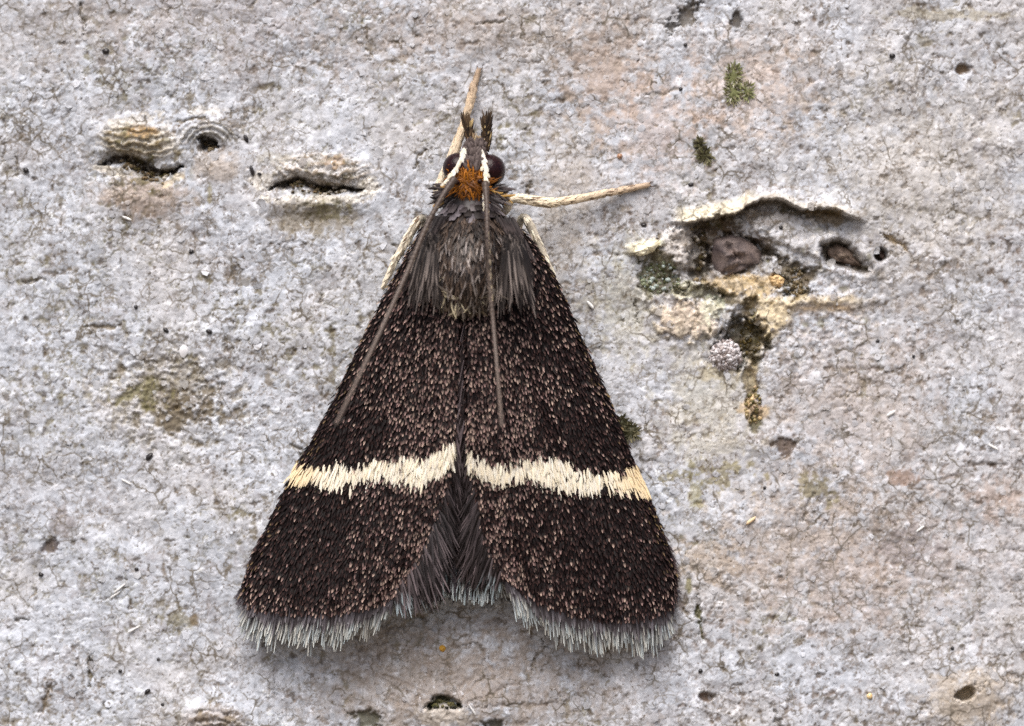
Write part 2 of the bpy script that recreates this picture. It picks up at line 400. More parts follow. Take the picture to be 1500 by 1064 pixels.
blotch(1030, 428, 28, 10, srgb(72, 66, 40), k=.85, rough=.8, dh=-.2); blotch(1068, 440, 18, 8, srgb(84, 76, 46), k=.8, rough=.8, dh=-.15)
blotch(1008, 424, 24, 14, srgb(214, 212, 186), k=.7, rough=.6, dh=.1)
ledge = np.exp(-((V - (440 + 6 * N1)) / 9.0) ** 2) * sstep(1040, 1100, U) * sstep(1330, 1220, U)
add(.07 * ledge); blend(srgb(206, 186, 140), .55 * sstep(.3, .95, ledge)); blend(srgb(150, 124, 80), .75 * sstep(1130, 1180, U) * sstep(1290, 1230, U) * np.exp(-((V - 451 + 3 * N1) / 7) ** 2))
TRI = [(1100, 440), (1165, 445), (1158, 470), (1120, 510), (1100, 545), (1088, 500)]
dtr, _, _ = polydist(TRI + TRI[:1], U + 6 * N2, V + 6 * N1); itr = inpoly(TRI, U + 6 * N2, V + 6 * N1); sdt = np.where(itr, -dtr, dtr)
blend(srgb(226, 208, 168), .8 * sstep(8, -8, sdt)); add(.08 * sstep(10, -10, sdt))
blotch(1010, 468, 50, 26, srgb(226, 206, 180), k=.7, rough=.7, dh=.1); blotch(1045, 452, 18, 20, srgb(206, 214, 190), k=.5, rough=.7)
blotch(1088, 500, 34, 34, srgb(62, 54, 26), k=.92, rough=.55, rot=30, dh=-.38); blotch(1098, 452, 12, 15, srgb(80, 66, 40), k=.85, rough=.7, dh=-.15)
blotch(1050, 545, 30, 16, srgb(140, 122, 76), k=.6, rough=.9); blotch(1100, 560, 11, 32, srgb(128, 106, 50), k=.8, rough=.7, dh=-.12)
blotch(1103, 600, 16, 20, srgb(214, 178, 128), k=.7, rough=.8); blotch(1108, 620, 9, 16, srgb(88, 84, 34), k=.85, rough=.7, dh=-.1)
blotch(1040, 590, 60, 90, srgb(190, 186, 164), k=.4, rough=1.2, soft=1.2); blotch(920, 440, 45, 70, srgb(176, 172, 148), k=.45, rough=1.2, soft=1.2)
slit([(1288, 340), (1310, 352), (1330, 366)], 4, .12, srgb(186, 166, 130), k=.8)
# other pits, cracks and olive marks
slit([(1022, 868), (1023, 895), (1026, 920), (1030, 942)], 2.6, .12, srgb(96, 92, 40), k=.9); blotch(1009, 858, 5, 13, srgb(118, 112, 54), k=.75, rough=.5)
slit([(128, 965), (131, 985), (129, 1012)], 2.4, .1, srgb(108, 94, 52), k=.85); slit([(74, 1000), (58, 1050)], 4, .08, srgb(136, 116, 84), k=.7)
blotch(1412, 101, 13, 8, srgb(120, 96, 64), k=.9, rough=.5, dh=-.16); blotch(1414, 1018, 15, 9, srgb(60, 58, 30), k=.95, rough=.5, rot=-15, dh=-.3)
blotch(1420, 1025, 60, 40, srgb(196, 180, 156), k=.6, rough=.7, soft=1); add(.14 * np.exp(-ell(1418, 1020, 60, 45) ** 2))
blotch(1036, 1021, 13, 7, srgb(104, 78, 56), k=.9, rough=.6, dh=-.12); blotch(1000, 25, 14, 26, srgb(84, 74, 56), k=.75, rough=1, rot=35, dh=-.12)
blotch(1080, 30, 7, 14, srgb(70, 62, 50), k=.8, rough=.8, dh=-.1); blotch(1390, 20, 90, 8, srgb(164, 156, 132), k=.6, rough=.8)
blotch(1352, 60, 10, 9, srgb(118, 112, 92), k=.6, rough=1.4); blotch(1200, 715, 20, 18, srgb(116, 110, 64), k=.6, rough=2); blotch(1325, 700, 22, 14, srgb(140, 116, 100), k=.7, rough=.9)
blotch(1045, 695, 40, 14, srgb(132, 124, 78), k=.6, rough=2.4); blotch(1018, 720, 10, 24, srgb(140, 134, 84), k=.6, rough=1.1); blotch(1150, 655, 14, 10, srgb(98, 80, 66), k=.8, rough=1.3, dh=-.05)
blotch(1330, 800, 40, 26, srgb(138, 132, 134), k=.6, rough=1.1); blotch(1040, 820, 40, 30, srgb(178, 164, 146), k=.5, rough=1)
blotch(90, 765, 16, 22, srgb(140, 134, 134), k=.7, rough=.8, rot=30); blotch(70, 800, 15, 9, srgb(78, 62, 52), k=.85, rough=.9, dh=-.06)
blotch(260, 910, 26, 12, srgb(120, 112, 76), k=.65, rough=1.1, rot=20); blotch(284, 908, 7, 11, srgb(118, 102, 74), k=.8, rough=.5)
# arched ridge and mossy hollow at the bottom
m5 = sstep(1.1, .5, ell(312, 1062, 60, 34)); st5 = np.sin((np.hypot((U - 312) * .75, V - 1090) + 8 * N1 + 4 * N2) * .5)
add(.2 * np.exp(-ell(312, 1055, 55, 26) ** 2) + .03 * st5 * m5); blend(srgb(158, 140, 122), .5 * m5); blend(srgb(96, 84, 70), .7 * m5 * sstep(.2, .9, st5))
add(.25 * np.exp(-ell(650, 1040, 80, 34) ** 2)); blotch(652, 1048, 42, 18, srgb(214, 206, 194), k=.7, rough=.5)
slit([(626, 1038), (640, 1026), (655, 1026), (675, 1036)], 7, .3, srgb(60, 60, 34), k=.95, taper=.3)
blotch(540, 1056, 22, 12, srgb(76, 76, 48), k=.8, rough=.9, dh=-.1); blotch(720, 1062, 16, 8, srgb(66, 66, 48), k=.8, rough=.8, dh=-.1)
for q in range(9):
    a = 3.5 + .32 * q
    x0, y0 = 650 + 40 * math.cos(a), 1045 + 30 * math.sin(a); x1, y1 = 650 + (95 + 40 * (q % 3)) * math.cos(a), 1045 + (70 + 20 * (q % 2)) * math.sin(a)
    slit([(x0, y0), ((x0 + x1) / 2 + 6 * (q % 3) - 6, (y0 + y1) / 2), (x1, y1)], 3.2, .03, srgb(138, 120, 100), k=.3)
# hairline cracks of the outer skin, upright more often than level
for q in range(46):
    x = rng.uniform(-20, 1520); y = rng.uniform(-20, 1084)
    if rng.random() < 0.35 and x > 560: continue
    L = rng.uniform(18, 60); up = rng.random() < .7
    pts = [(x, y)]
    for _ in range(4):
        x += rng.normal(0, 6) if up else L / 4; y += L / 4 if up else rng.normal(0, 4); pts.append((x, y))
    slit(pts, rng.uniform(1.5, 2.6), rng.uniform(.03, .09), srgb(120, 106, 78), k=rng.uniform(.4, .85))
# the torn scar and the pore rims are rougher and dirtier than the skin
rough_m = sstep(1.25, .8, np.minimum(np.minimum(ell(1110, 415, 190, 125, 8), ell(204, 232, 80, 62)), ell(465, 272, 90, 45)) + .2 * N1)
N3 = fbm(X1 * 7, Y1 * 7, 4, 411, .65)
H = H + rough_m * (.035 * N3 + .02 * N2)
blend_arr(dirt * .75, .75 * rough_m * sstep(.12, .5, N3 + .4 * N1)); blend(srgb(222, 216, 204), .5 * rough_m * sstep(.2, .55, -N3))
blend(srgb(96, 92, 52), .6 * rough_m * sstep(.35, .7, fbm(X1 * 3.3, Y1 * 3.3, 3, 415)))
H = H * fineness
tex = fbm(X1 * 6.5, Y1 * 6.5, 4, 401, .7)
C = np.clip(C * (1 + .16 * tex + .09 * grain)[..., None], 0.01, 0.78)
H = H + fineness * (0.006 * tex + .005 * N2)

# smooth, even colour carries on round the trunk where no relief is built
TH = SS / TR
RAD = TR + H
VERT = np.stack([RAD * np.sin(TH), TR - RAD * np.cos(TH), ZZ], -1)
nr, nc = U.shape
idx = np.arange(nr * nc).reshape(nr, nc)
Q = np.stack([idx[:-1, :-1], idx[:-1, 1:], idx[1:, 1:], idx[1:, :-1]], -1)
wrap = np.stack([idx[:-1, -1], idx[:-1, 0], idx[1:, 0], idx[1:, -1]], -1)
fU = U[:-1, :-1] + .5 * DX * PPM; fV = V[:-1, :-1]
def shrink(a): return a[:-1, :-1]
region = np.zeros((nr - 1, nc - 1), np.int32)
region[shrink(ell(204, 226, 70, 56) + .12 * N1) < 1] = 1
region[shrink(ell(304, 200, 36, 34) + .12 * N1) < 1] = 2
region[shrink(ell(462, 268, 80, 36) + .12 * N1) < 1] = 3
SCAR = [(985, 322), (1080, 285), (1140, 282), (1270, 315), (1310, 372), (1280, 410), (1290, 448), (1170, 460), (1120, 520), (1105, 550), (1040, 545), (1015, 480), (935, 440), (930, 385), (985, 350)]
region[inpoly(SCAR, shrink(U + 5 * N1), shrink(V + 5 * N2))] = 4
region[shrink(ell(312, 1062, 58, 32) + .12 * N1) < 1] = 5
region[shrink(ell(650, 1034, 38, 20) + .12 * N1) < 1] = 6
region[shrink(ell(1414, 1018, 24, 17) + .12 * N1) < 1] = 7
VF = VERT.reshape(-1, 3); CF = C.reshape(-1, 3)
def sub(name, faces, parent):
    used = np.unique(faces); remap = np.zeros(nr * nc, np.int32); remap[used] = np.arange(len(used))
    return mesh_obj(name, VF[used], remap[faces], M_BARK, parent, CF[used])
tree = link(bpy.data.objects.new('tree', None)); tree.location = (0, TR, GZ)
tag(tree, 'tree trunk with pale grey flaking bark and slit-like pores under the dark moth', 'tree')
bpy.context.view_layer.update()
inv = tree.matrix_world.inverted()
def under(o, p):
    o.parent = p; o.matrix_parent_inverse = p.matrix_world.inverted(); return o
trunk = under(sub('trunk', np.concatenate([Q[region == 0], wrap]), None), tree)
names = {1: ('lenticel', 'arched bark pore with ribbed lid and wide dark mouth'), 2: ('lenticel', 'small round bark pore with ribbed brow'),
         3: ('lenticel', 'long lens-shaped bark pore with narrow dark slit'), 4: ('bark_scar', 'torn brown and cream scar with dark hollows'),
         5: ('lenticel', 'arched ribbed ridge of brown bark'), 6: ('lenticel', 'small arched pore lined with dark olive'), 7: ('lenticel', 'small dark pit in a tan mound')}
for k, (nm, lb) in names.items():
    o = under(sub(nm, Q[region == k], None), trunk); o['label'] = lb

# height lookup
i0 = int(np.argmin(np.abs(S - fx[0]))); j0 = int(np.argmin(np.abs(Zg - fz[0])))
Hf = H[j0:j0 + len(fz), i0:i0 + len(fx)]
def bark_h(u, v):
    a = np.clip(((np.asarray(u, float) - 750) / PPM - fx[0]) / DX, 0, len(fx) - 2); b = np.clip(((532 - np.asarray(v, float)) / PPM - fz[0]) / DX, 0, len(fz) - 2)
    ia = a.astype(int); ib = b.astype(int); a -= ia; b -= ib
    return (Hf[ib, ia] * (1 - a) + Hf[ib, ia + 1] * a) * (1 - b) + (Hf[ib + 1, ia] * (1 - a) + Hf[ib + 1, ia + 1] * a) * b
def P(u, v, h):
    """photograph pixel and height above the mean bark surface (mm) to a point"""
    u = np.asarray(u, float); v = np.asarray(v, float); h = np.asarray(h, float)
    s = (u - 750) / PPM; y = TR - np.sqrt(TR * TR - s * s) - h; k = (DIST + y) / DIST
    return np.stack([s * k, y + 0 * v, (532 - v) / PPM * k], -1)

# thin pieces of grey skin, half loosened from the bark around the moth
n = 1500
fu = rng.uniform(-40, 1540, n); fv = rng.uniform(-40, 1104, n)
keep = (fbm(fu * BX * 1.1, fv * BX * 1.1, 2, 71) > -0.45); fu, fv = fu[keep], fv[keep]; n = len(fu)
K = 7
ang = np.linspace(0, 2 * np.pi, K, endpoint=False)[None] + rng.uniform(0, 6, (n, 1))
rad = rng.uniform(2.5, 7, (n, 1)) * rng.uniform(.6, 1.35, (n, K))
du = rad * np.cos(ang); dv = rad * np.sin(ang)
tx = rng.normal(0, .0022, (n, 1)); ty = rng.normal(-.001, .0022, (n, 1))
base = bark_h(fu, fv)[:, None]
ph = np.maximum(base + .006 + tx * du + ty * dv, bark_h(fu[:, None] + du, fv[:, None] + dv) + .003)
ring = P(fu[:, None] + du, fv[:, None] + dv, ph); cen = P(fu, fv, bark_h(fu, fv) + .016)[:, None]
fv_ = np.concatenate([cen, ring], 1)
ff = np.array([[0, 1 + (k + 1) % K, 1 + k] for k in range(K)])[None] + (np.arange(n) * (K + 1))[:, None, None]
ci = np.clip(((fu - 750) / PPM - fx[0]) / DX, 0, len(fx) - 1).astype(int) + i0; ri = np.clip(((532 - fv) / PPM - fz[0]) / DX, 0, len(fz) - 1).astype(int) + j0
fc = np.clip(C[ri, ci] * 0.6 + 0.4 * lerp(c_cool, c_warm, rng.random((n, 1))) * rng.uniform(.75, 1.1, (n, 1)), 0, .8)
fl = under(mesh_obj('bark_flakes', fv_, ff.reshape(-1, 3), M_BARK, None, np.repeat(fc[:, None], K + 1, 1), smooth=False), trunk)
fl['kind'] = 'stuff'

# ------------------------------------------------------------------ straps (scales, hairs)
def straps(p0, d, nrm, length, width, lift, c0, c1, prof=(.5, .95, 1, .55), bend=-.5, arch=.18, side=0.0, ctip=.65):
    n = len(p0); L = np.broadcast_to(np.asarray(length, float), (n,)); W = np.broadcast_to(np.asarray(width, float), (n,)); lift = np.broadcast_to(np.asarray(lift, float), (n,))
    side = np.broadcast_to(np.asarray(side, float), (n,))
    d = d - nrm * np.sum(d * nrm, 1, keepdims=True); d /= np.linalg.norm(d, axis=1, keepdims=True) + 1e-9
    b = np.cross(nrm, d); m = len(prof); V_ = np.empty((n, m, 3, 3)); Cc = np.empty((n, m, 3, 3))
    pos = p0.copy()
    for k in range(m):
        t = k / (m - 1)
        a = lift * (1 + bend * t); sa = side * t
        dir_ = (d * np.cos(sa)[:, None] + b * np.sin(sa)[:, None]) * np.cos(a)[:, None] + nrm * np.sin(a)[:, None]
        if k: pos = pos + dir_ * (L / (m - 1))[:, None]
        w = (W * .5 * prof[k])[:, None]
        V_[:, k, 0] = pos - b * w; V_[:, k, 2] = pos + b * w; V_[:, k, 1] = pos + nrm * (w * 2 * arch)
        q = sstep(ctip - .35, min(1.0, ctip + .35), np.array(t)); Cc[:, k] = (c0 + (c1 - c0) * q)[:, None]
    f = []
    for k in range(m - 1):
        for j in range(2):
            f.append((k * 3 + j, k * 3 + j + 1, k * 3 + 3 + j + 1, k * 3 + 3 + j))
    F = np.array(f)[None] + (np.arange(n) * m * 3)[:, None, None]
    return V_.reshape(-1, 3), F.reshape(-1, 4), Cc.reshape(-1, 3)

def join(lst):
    vs, fs, cs, o = [], [], [], 0
    for v, f, c in lst:
        vs.append(v); fs.append(f + o); cs.append(c); o += len(v)
    return np.concatenate(vs), np.concatenate(fs), np.concatenate(cs)

def smooth_curve(pts, n):
    pts = np.array(pts, float); m = len(pts); t = np.concatenate([[0], np.cumsum(np.linalg.norm(np.diff(pts[:, :2], axis=0), axis=1))]); t /= t[-1]
    q = np.linspace(0, 1, n); ext = np.vstack([2 * pts[0] - pts[1], pts, 2 * pts[-1] - pts[-2]]); te = np.concatenate([[-t[1]], t, [2 - t[-2]]])
    i = np.clip(np.searchsorted(t, q, side='right') - 1, 0, m - 2)
    p0, p1, p2, p3 = ext[i], ext[i + 1], ext[i + 2], ext[i + 3]; t0, t1, t2, t3 = te[i], te[i + 1], te[i + 2], te[i + 3]
    h = (t2 - t1); s = ((q - t1) / h)[:, None]; h = h[:, None]
    m1 = (p2 - p0) / (t2 - t0)[:, None] * h; m2_ = (p3 - p1) / (t3 - t1)[:, None] * h
    return (2 * s ** 3 - 3 * s ** 2 + 1) * p1 + (s ** 3 - 2 * s ** 2 + s) * m1 + (-2 * s ** 3 + 3 * s ** 2) * p2 + (s ** 3 - s ** 2) * m2_

def tube(path, rad, seg=10, col=None):
    path = np.asarray(path); n = len(path); T = np.gradient(path, axis=0); T /= np.linalg.norm(T, axis=1, keepdims=True)
    up = np.array([0, -1.0, 0]); B = np.cross(T, up); B /= np.linalg.norm(B, axis=1, keepdims=True) + 1e-9; Nn = np.cross(B, T)
    a = np.linspace(0, 2 * np.pi, seg, endpoint=False)
    v = path[:, None] + (B[:, None] * np.cos(a)[None, :, None] + Nn[:, None] * np.sin(a)[None, :, None]) * np.asarray(rad)[:, None, None]
    v = np.concatenate([v.reshape(-1, 3), path[:1], path[-1:]])
    f = []
    for i in range(n - 1):
        for j in range(seg):
            f.append((i * seg + j, i * seg + (j + 1) % seg, (i + 1) * seg + (j + 1) % seg, (i + 1) * seg + j))
    e0, e1 = n * seg, n * seg + 1
    for j in range(0, seg, 2):
        f.append((e0, (j + 2) % seg, (j + 1) % seg, j)); o = (n - 1) * seg; f.append((e1, o + j, o + (j + 1) % seg, o + (j + 2) % seg))
    c = np.repeat(np.broadcast_to(np.asarray(col, float), (n, 3)), seg, 0); c = np.concatenate([c, c[:1], c[-1:]])
    return v, np.array(f), c

OUT = np.array([0, -1.0, 0])
PX = 1 / PPM

# ------------------------------------------------------------------ the moth
moth = link(bpy.data.objects.new('moth', None)); moth.location = P(680, 560, .1)
tag(moth, 'dark brown moth with one cream band across each wing, resting head up on bark', 'moth')
bpy.context.view_layer.update()
def part(name, vfc, mat, parent=moth, kind=None, label=None, smooth=True):
    o = under(mesh_obj(name, vfc[0], vfc[1], mat, None, vfc[2], smooth), parent)
    if kind: o['kind'] = kind
    if label: o['label'] = label
    return o

# body: head, thorax and abdomen as one loft
bv = [206, 212, 222, 236, 252, 268, 282, 294, 306, 322, 345, 375, 405, 432, 452, 475, 530, 620, 720, 800, 845]
bw = [6, 13, 19, 25, 28, 28, 27, 32, 42, 52, 60, 62, 60, 54, 46, 40, 42, 44, 40, 26, 6]
bt = [.62, .80, .98, 1.14, 1.24, 1.22, 1.12, 1.16, 1.32, 1.5, 1.68, 1.78, 1.76, 1.62, 1.40, 1.1, .92, .88, .82, .7, .45]
bc = [697, 697, 696, 695, 693, 691, 690, 690, 690, 690, 689, 687, 685, 684, 682, 680, 678, 676, 675, 674, 674]
vv = np.linspace(206, 845, 90); W_ = np.interp(vv, bv, bw); T_ = np.interp(vv, bv, bt); C_ = np.interp(vv, bv, bc)
k5 = np.ones(5) / 5
for arr in (W_, T_, C_):
    arr[2:-2] = np.convolve(arr, k5, 'valid')
def body_pt(v, phi, off=0.0):
    w = np.interp(v, vv, W_); t = np.interp(v, vv, T_); c = np.interp(v, vv, C_); lo = .18 * np.clip((845 - v) / 100, .3, 1); mid_ = (t + lo) / 2
    return P(c + (w + off * PPM) * np.sin(phi), v, mid_ + (t - mid_ + off) * np.cos(phi))
ph_ = np.linspace(0, 2 * np.pi, 28, endpoint=False)
bpts = body_pt(vv[:, None], ph_[None]); nb = len(vv)
bf = [(i * 28 + j, i * 28 + (j + 1) % 28, (i + 1) * 28 + (j + 1) % 28, (i + 1) * 28 + j) for i in range(nb - 1) for j in range(28)]
for j in range(1, 27, 2):
    bf.append((0, j, j + 1, (j + 2) % 28 if j + 2 < 28 else 0)) if j + 2 < 28 else None
    o_ = (nb - 1) * 28; bf.append((o_, o_ + j + 2, o_ + j + 1, o_ + j)) if j + 2 < 28 else None
bcol = np.where((vv < 290)[:, None], srgb(70, 52, 40), srgb(44, 37, 35)); bcol = np.repeat(bcol, 28, 0)
body = part('body', (bpts.reshape(-1, 3), np.array(bf), bcol), M_BODY)

def body_hairs(n, v0, v1, phimax, len_px, wid_px, lift, cols, spread=.25, tipgain=1.8, prof=(.6, 1, .9, .25), fan=.5, seed=1):
    r = np.random.default_rng(seed)
    v = r.uniform(v0, v1, n); ph = r.uniform(-phimax, phimax, n)
    p = body_pt(v, ph); e = 1e-2
    dv_ = body_pt(v + 1, ph) - p; dp = body_pt(v, ph + e) - p
    nr_ = np.cross(dp, dv_); nr_ /= np.linalg.norm(nr_, axis=1, keepdims=True); nr_ *= np.sign(-nr_[:, 1:2] + 1e-9)
    d = dv_ / np.linalg.norm(dv_, axis=1, keepdims=True) + dp / np.linalg.norm(dp, axis=1, keepdims=True) * (r.normal(0, spread, n) + fan * ph * -.3)[:, None]
    cc = np.array(cols)[r.integers(0, len(cols), n)] * r.uniform(.6, 1.3, (n, 1))
    return straps(p - nr_ * .01, d, nr_, r.uniform(*len_px, n) * PX, r.uniform(*wid_px, n) * PX, r.normal(lift, .08, n), cc, np.clip(cc * tipgain, 0, .9), prof)

dk1, dk2, dk3, gy = srgb(40, 33, 29), srgb(66, 55, 47), srgb(24, 19, 17), srgb(114, 106, 100)
part('thorax_hair', join([body_hairs(2300, 312, 436, 1.5, (14, 30), (2.4, 4.4), .24, [dk1, dk2, dk3, dk1, dk2], seed=2),
                          body_hairs(260, 330, 430, 1.2, (22, 40), (2, 3.4), .2, [gy, srgb(120, 112, 108), dk2], seed=3),
                          body_hairs(220, 425, 455, 1.3, (14, 26), (2.4, 4.2), .3, [srgb(110, 100, 84), dk2, dk1, gy], spread=.6, seed=4)]), M_HAIR, kind='stuff', label='dark brown hair-like scales covering the back')
# pale curved scales at the rear rim of the thorax
r = np.random.default_rng(5); n = 46
t = np.linspace(-1, 1, n) + r.normal(0, .04, n); u0 = 684 + 42 * t; v0 = 446 - 26 * t ** 2 + r.normal(0, 3, n)
p = P(u0, v0, 1.50 + .16 * t ** 2 + r.normal(0, .03, n)); d = np.stack([-t * .9 + r.normal(0, .5, n), 0 * t, -.6 + r.normal(0, .4, n)], 1)
cc = np.where(r.random((n, 1)) < .3, srgb(188, 176, 146), srgb(88, 77, 66))
part('rear_rim_scales', straps(p, d, np.tile(OUT, (n, 1)), r.uniform(10, 28, n) * PX, r.uniform(1.6, 3.0, n) * PX, r.normal(.15, .15, n), cc * .7, cc, (.6, 1, .9, .3), side=r.normal(0, .4, n)), M_PALE, kind='stuff')
# collar: broad overlapping plates behind the head
r = np.random.default_rng(6); lst = []
for row, (vr, m) in enumerate(((292, 11), (300, 13), (309, 15))):
    ph = np.linspace(-1.25, 1.25, m) + r.normal(0, .05, m) + .06 * (row % 2); v = np.full(m, vr) + r.normal(0, 1.8, m)
    p = body_pt(v, ph, .02); dv_ = body_pt(v + 1, ph) - body_pt(v, ph); dp = body_pt(v, ph + .01) - body_pt(v, ph)
    nr_ = np.cross(dp, dv_); nr_ /= np.linalg.norm(nr_, axis=1, keepdims=True); nr_ *= np.sign(-nr_[:, 1:2])
    cc = np.array([srgb(52, 46, 47), srgb(78, 71, 72), srgb(36, 31, 30), srgb(98, 92, 96)])[r.integers(0, 4, m)]
    lst.append(straps(p, dv_, nr_, r.uniform(15, 21, m) * PX, r.uniform(10, 14, m) * PX, r.normal(.26, .10, m), cc * .6, cc * 1.25, (.6, 1, 1.05, .75), arch=.1))
part('collar', join(lst), M_HAIR, label='slate grey collar of broad scales')

# wings
def coons(cu0, cu1, cv0, cv1, a, t):
    """cu0: costa(a), cu1: inner margin(a), cv0: base(t), cv1: termen(t); curves are sampled arrays"""
    def ev(c, s):
        x = np.clip(s, 0, 1) * (len(c) - 1); i = np.clip(x.astype(int), 0, len(c) - 2); f = (x - i)[..., None]
        return c[i] * (1 - f) + c[i + 1] * f
    A, T = a[..., None], t[..., None]
    return ((1 - T) * ev(cu0, a) + T * ev(cu1, a) + (1 - A) * ev(cv0, t) + A * ev(cv1, t)
            - ((1 - A) * (1 - T) * cu0[0] + (1 - A) * T * cu1[0] + A * (1 - T) * cu0[-1] + A * T * cu1[-1]))

WINGS = {
 'L': dict(costa=[(622, 328), (598, 370), (562, 437), (526, 507), (490, 583), (454, 650), (425, 700), (396, 762), (368, 820), (354, 866)],
           inner=[(676, 415), (676, 480), (675, 560), (672, 640), (666, 700), (655, 760), (628, 815), (590, 862)],
           term=[(354, 866), (366, 884), (400, 893), (450, 896), (500, 893), (545, 883), (572, 872), (590, 862)],
           top=[(405, 664), (432, 668), (450, 680), (500, 683), (520, 684), (545, 675), (600, 672), (640, 662), (662, 650), (690, 640)],
           bot=[(395, 712), (413, 710), (450, 708), (490, 716), (520, 708), (560, 702), (610, 712), (640, 697), (665, 682), (690, 672)], sx=-1),
 'R': dict(costa=[(757, 328), (795, 375), (826, 435), (850, 490), (882, 562), (910, 628), (934, 690), (955, 738), (974, 788), (988, 832), (990, 868)],
           inner=[(686, 415), (680, 480), (677, 560), (677, 640), (680, 700), (687, 760), (702, 800), (722, 828)],
           term=[(990, 868), (980, 890), (950, 902), (900, 905), (850, 899), (800, 882), (755, 855), (722, 828)],
           top=[(660, 640), (685, 655), (700, 672), (740, 682), (790, 668), (830, 678), (850, 692), (880, 692), (915, 693), (930, 680), (970, 660)],
           bot=[(660, 676), (688, 690), (720, 708), (770, 700), (800, 710), (850, 724), (890, 716), (930, 726), (955, 732), (980, 740)], sx=1)}

def wing_h(a, t, sx):
    hc = np.interp(a, [0, .3, .7, 1], [.85, .55, .40, .34]); hi = np.interp(a, [0, .15, .5, .8, 1], [1.12, 1.28, 1.26, 1.12, .98])
    h = hc + (hi - hc) * (1 - (1 - t) ** 1.7)
    h = h - .13 * sstep(.94, 1.0, t) * (1 - .6 * sstep(.8, 1, a)) - .13 * sstep(.07, 0, t)
    h = h + .022 * np.sin(t * 26 + 2 * a + sx) * sstep(.15, .5, a) * (1 - sstep(.9, 1, t)) + .03 * np.sin(a * 7 + t * 4 + sx)
    return h

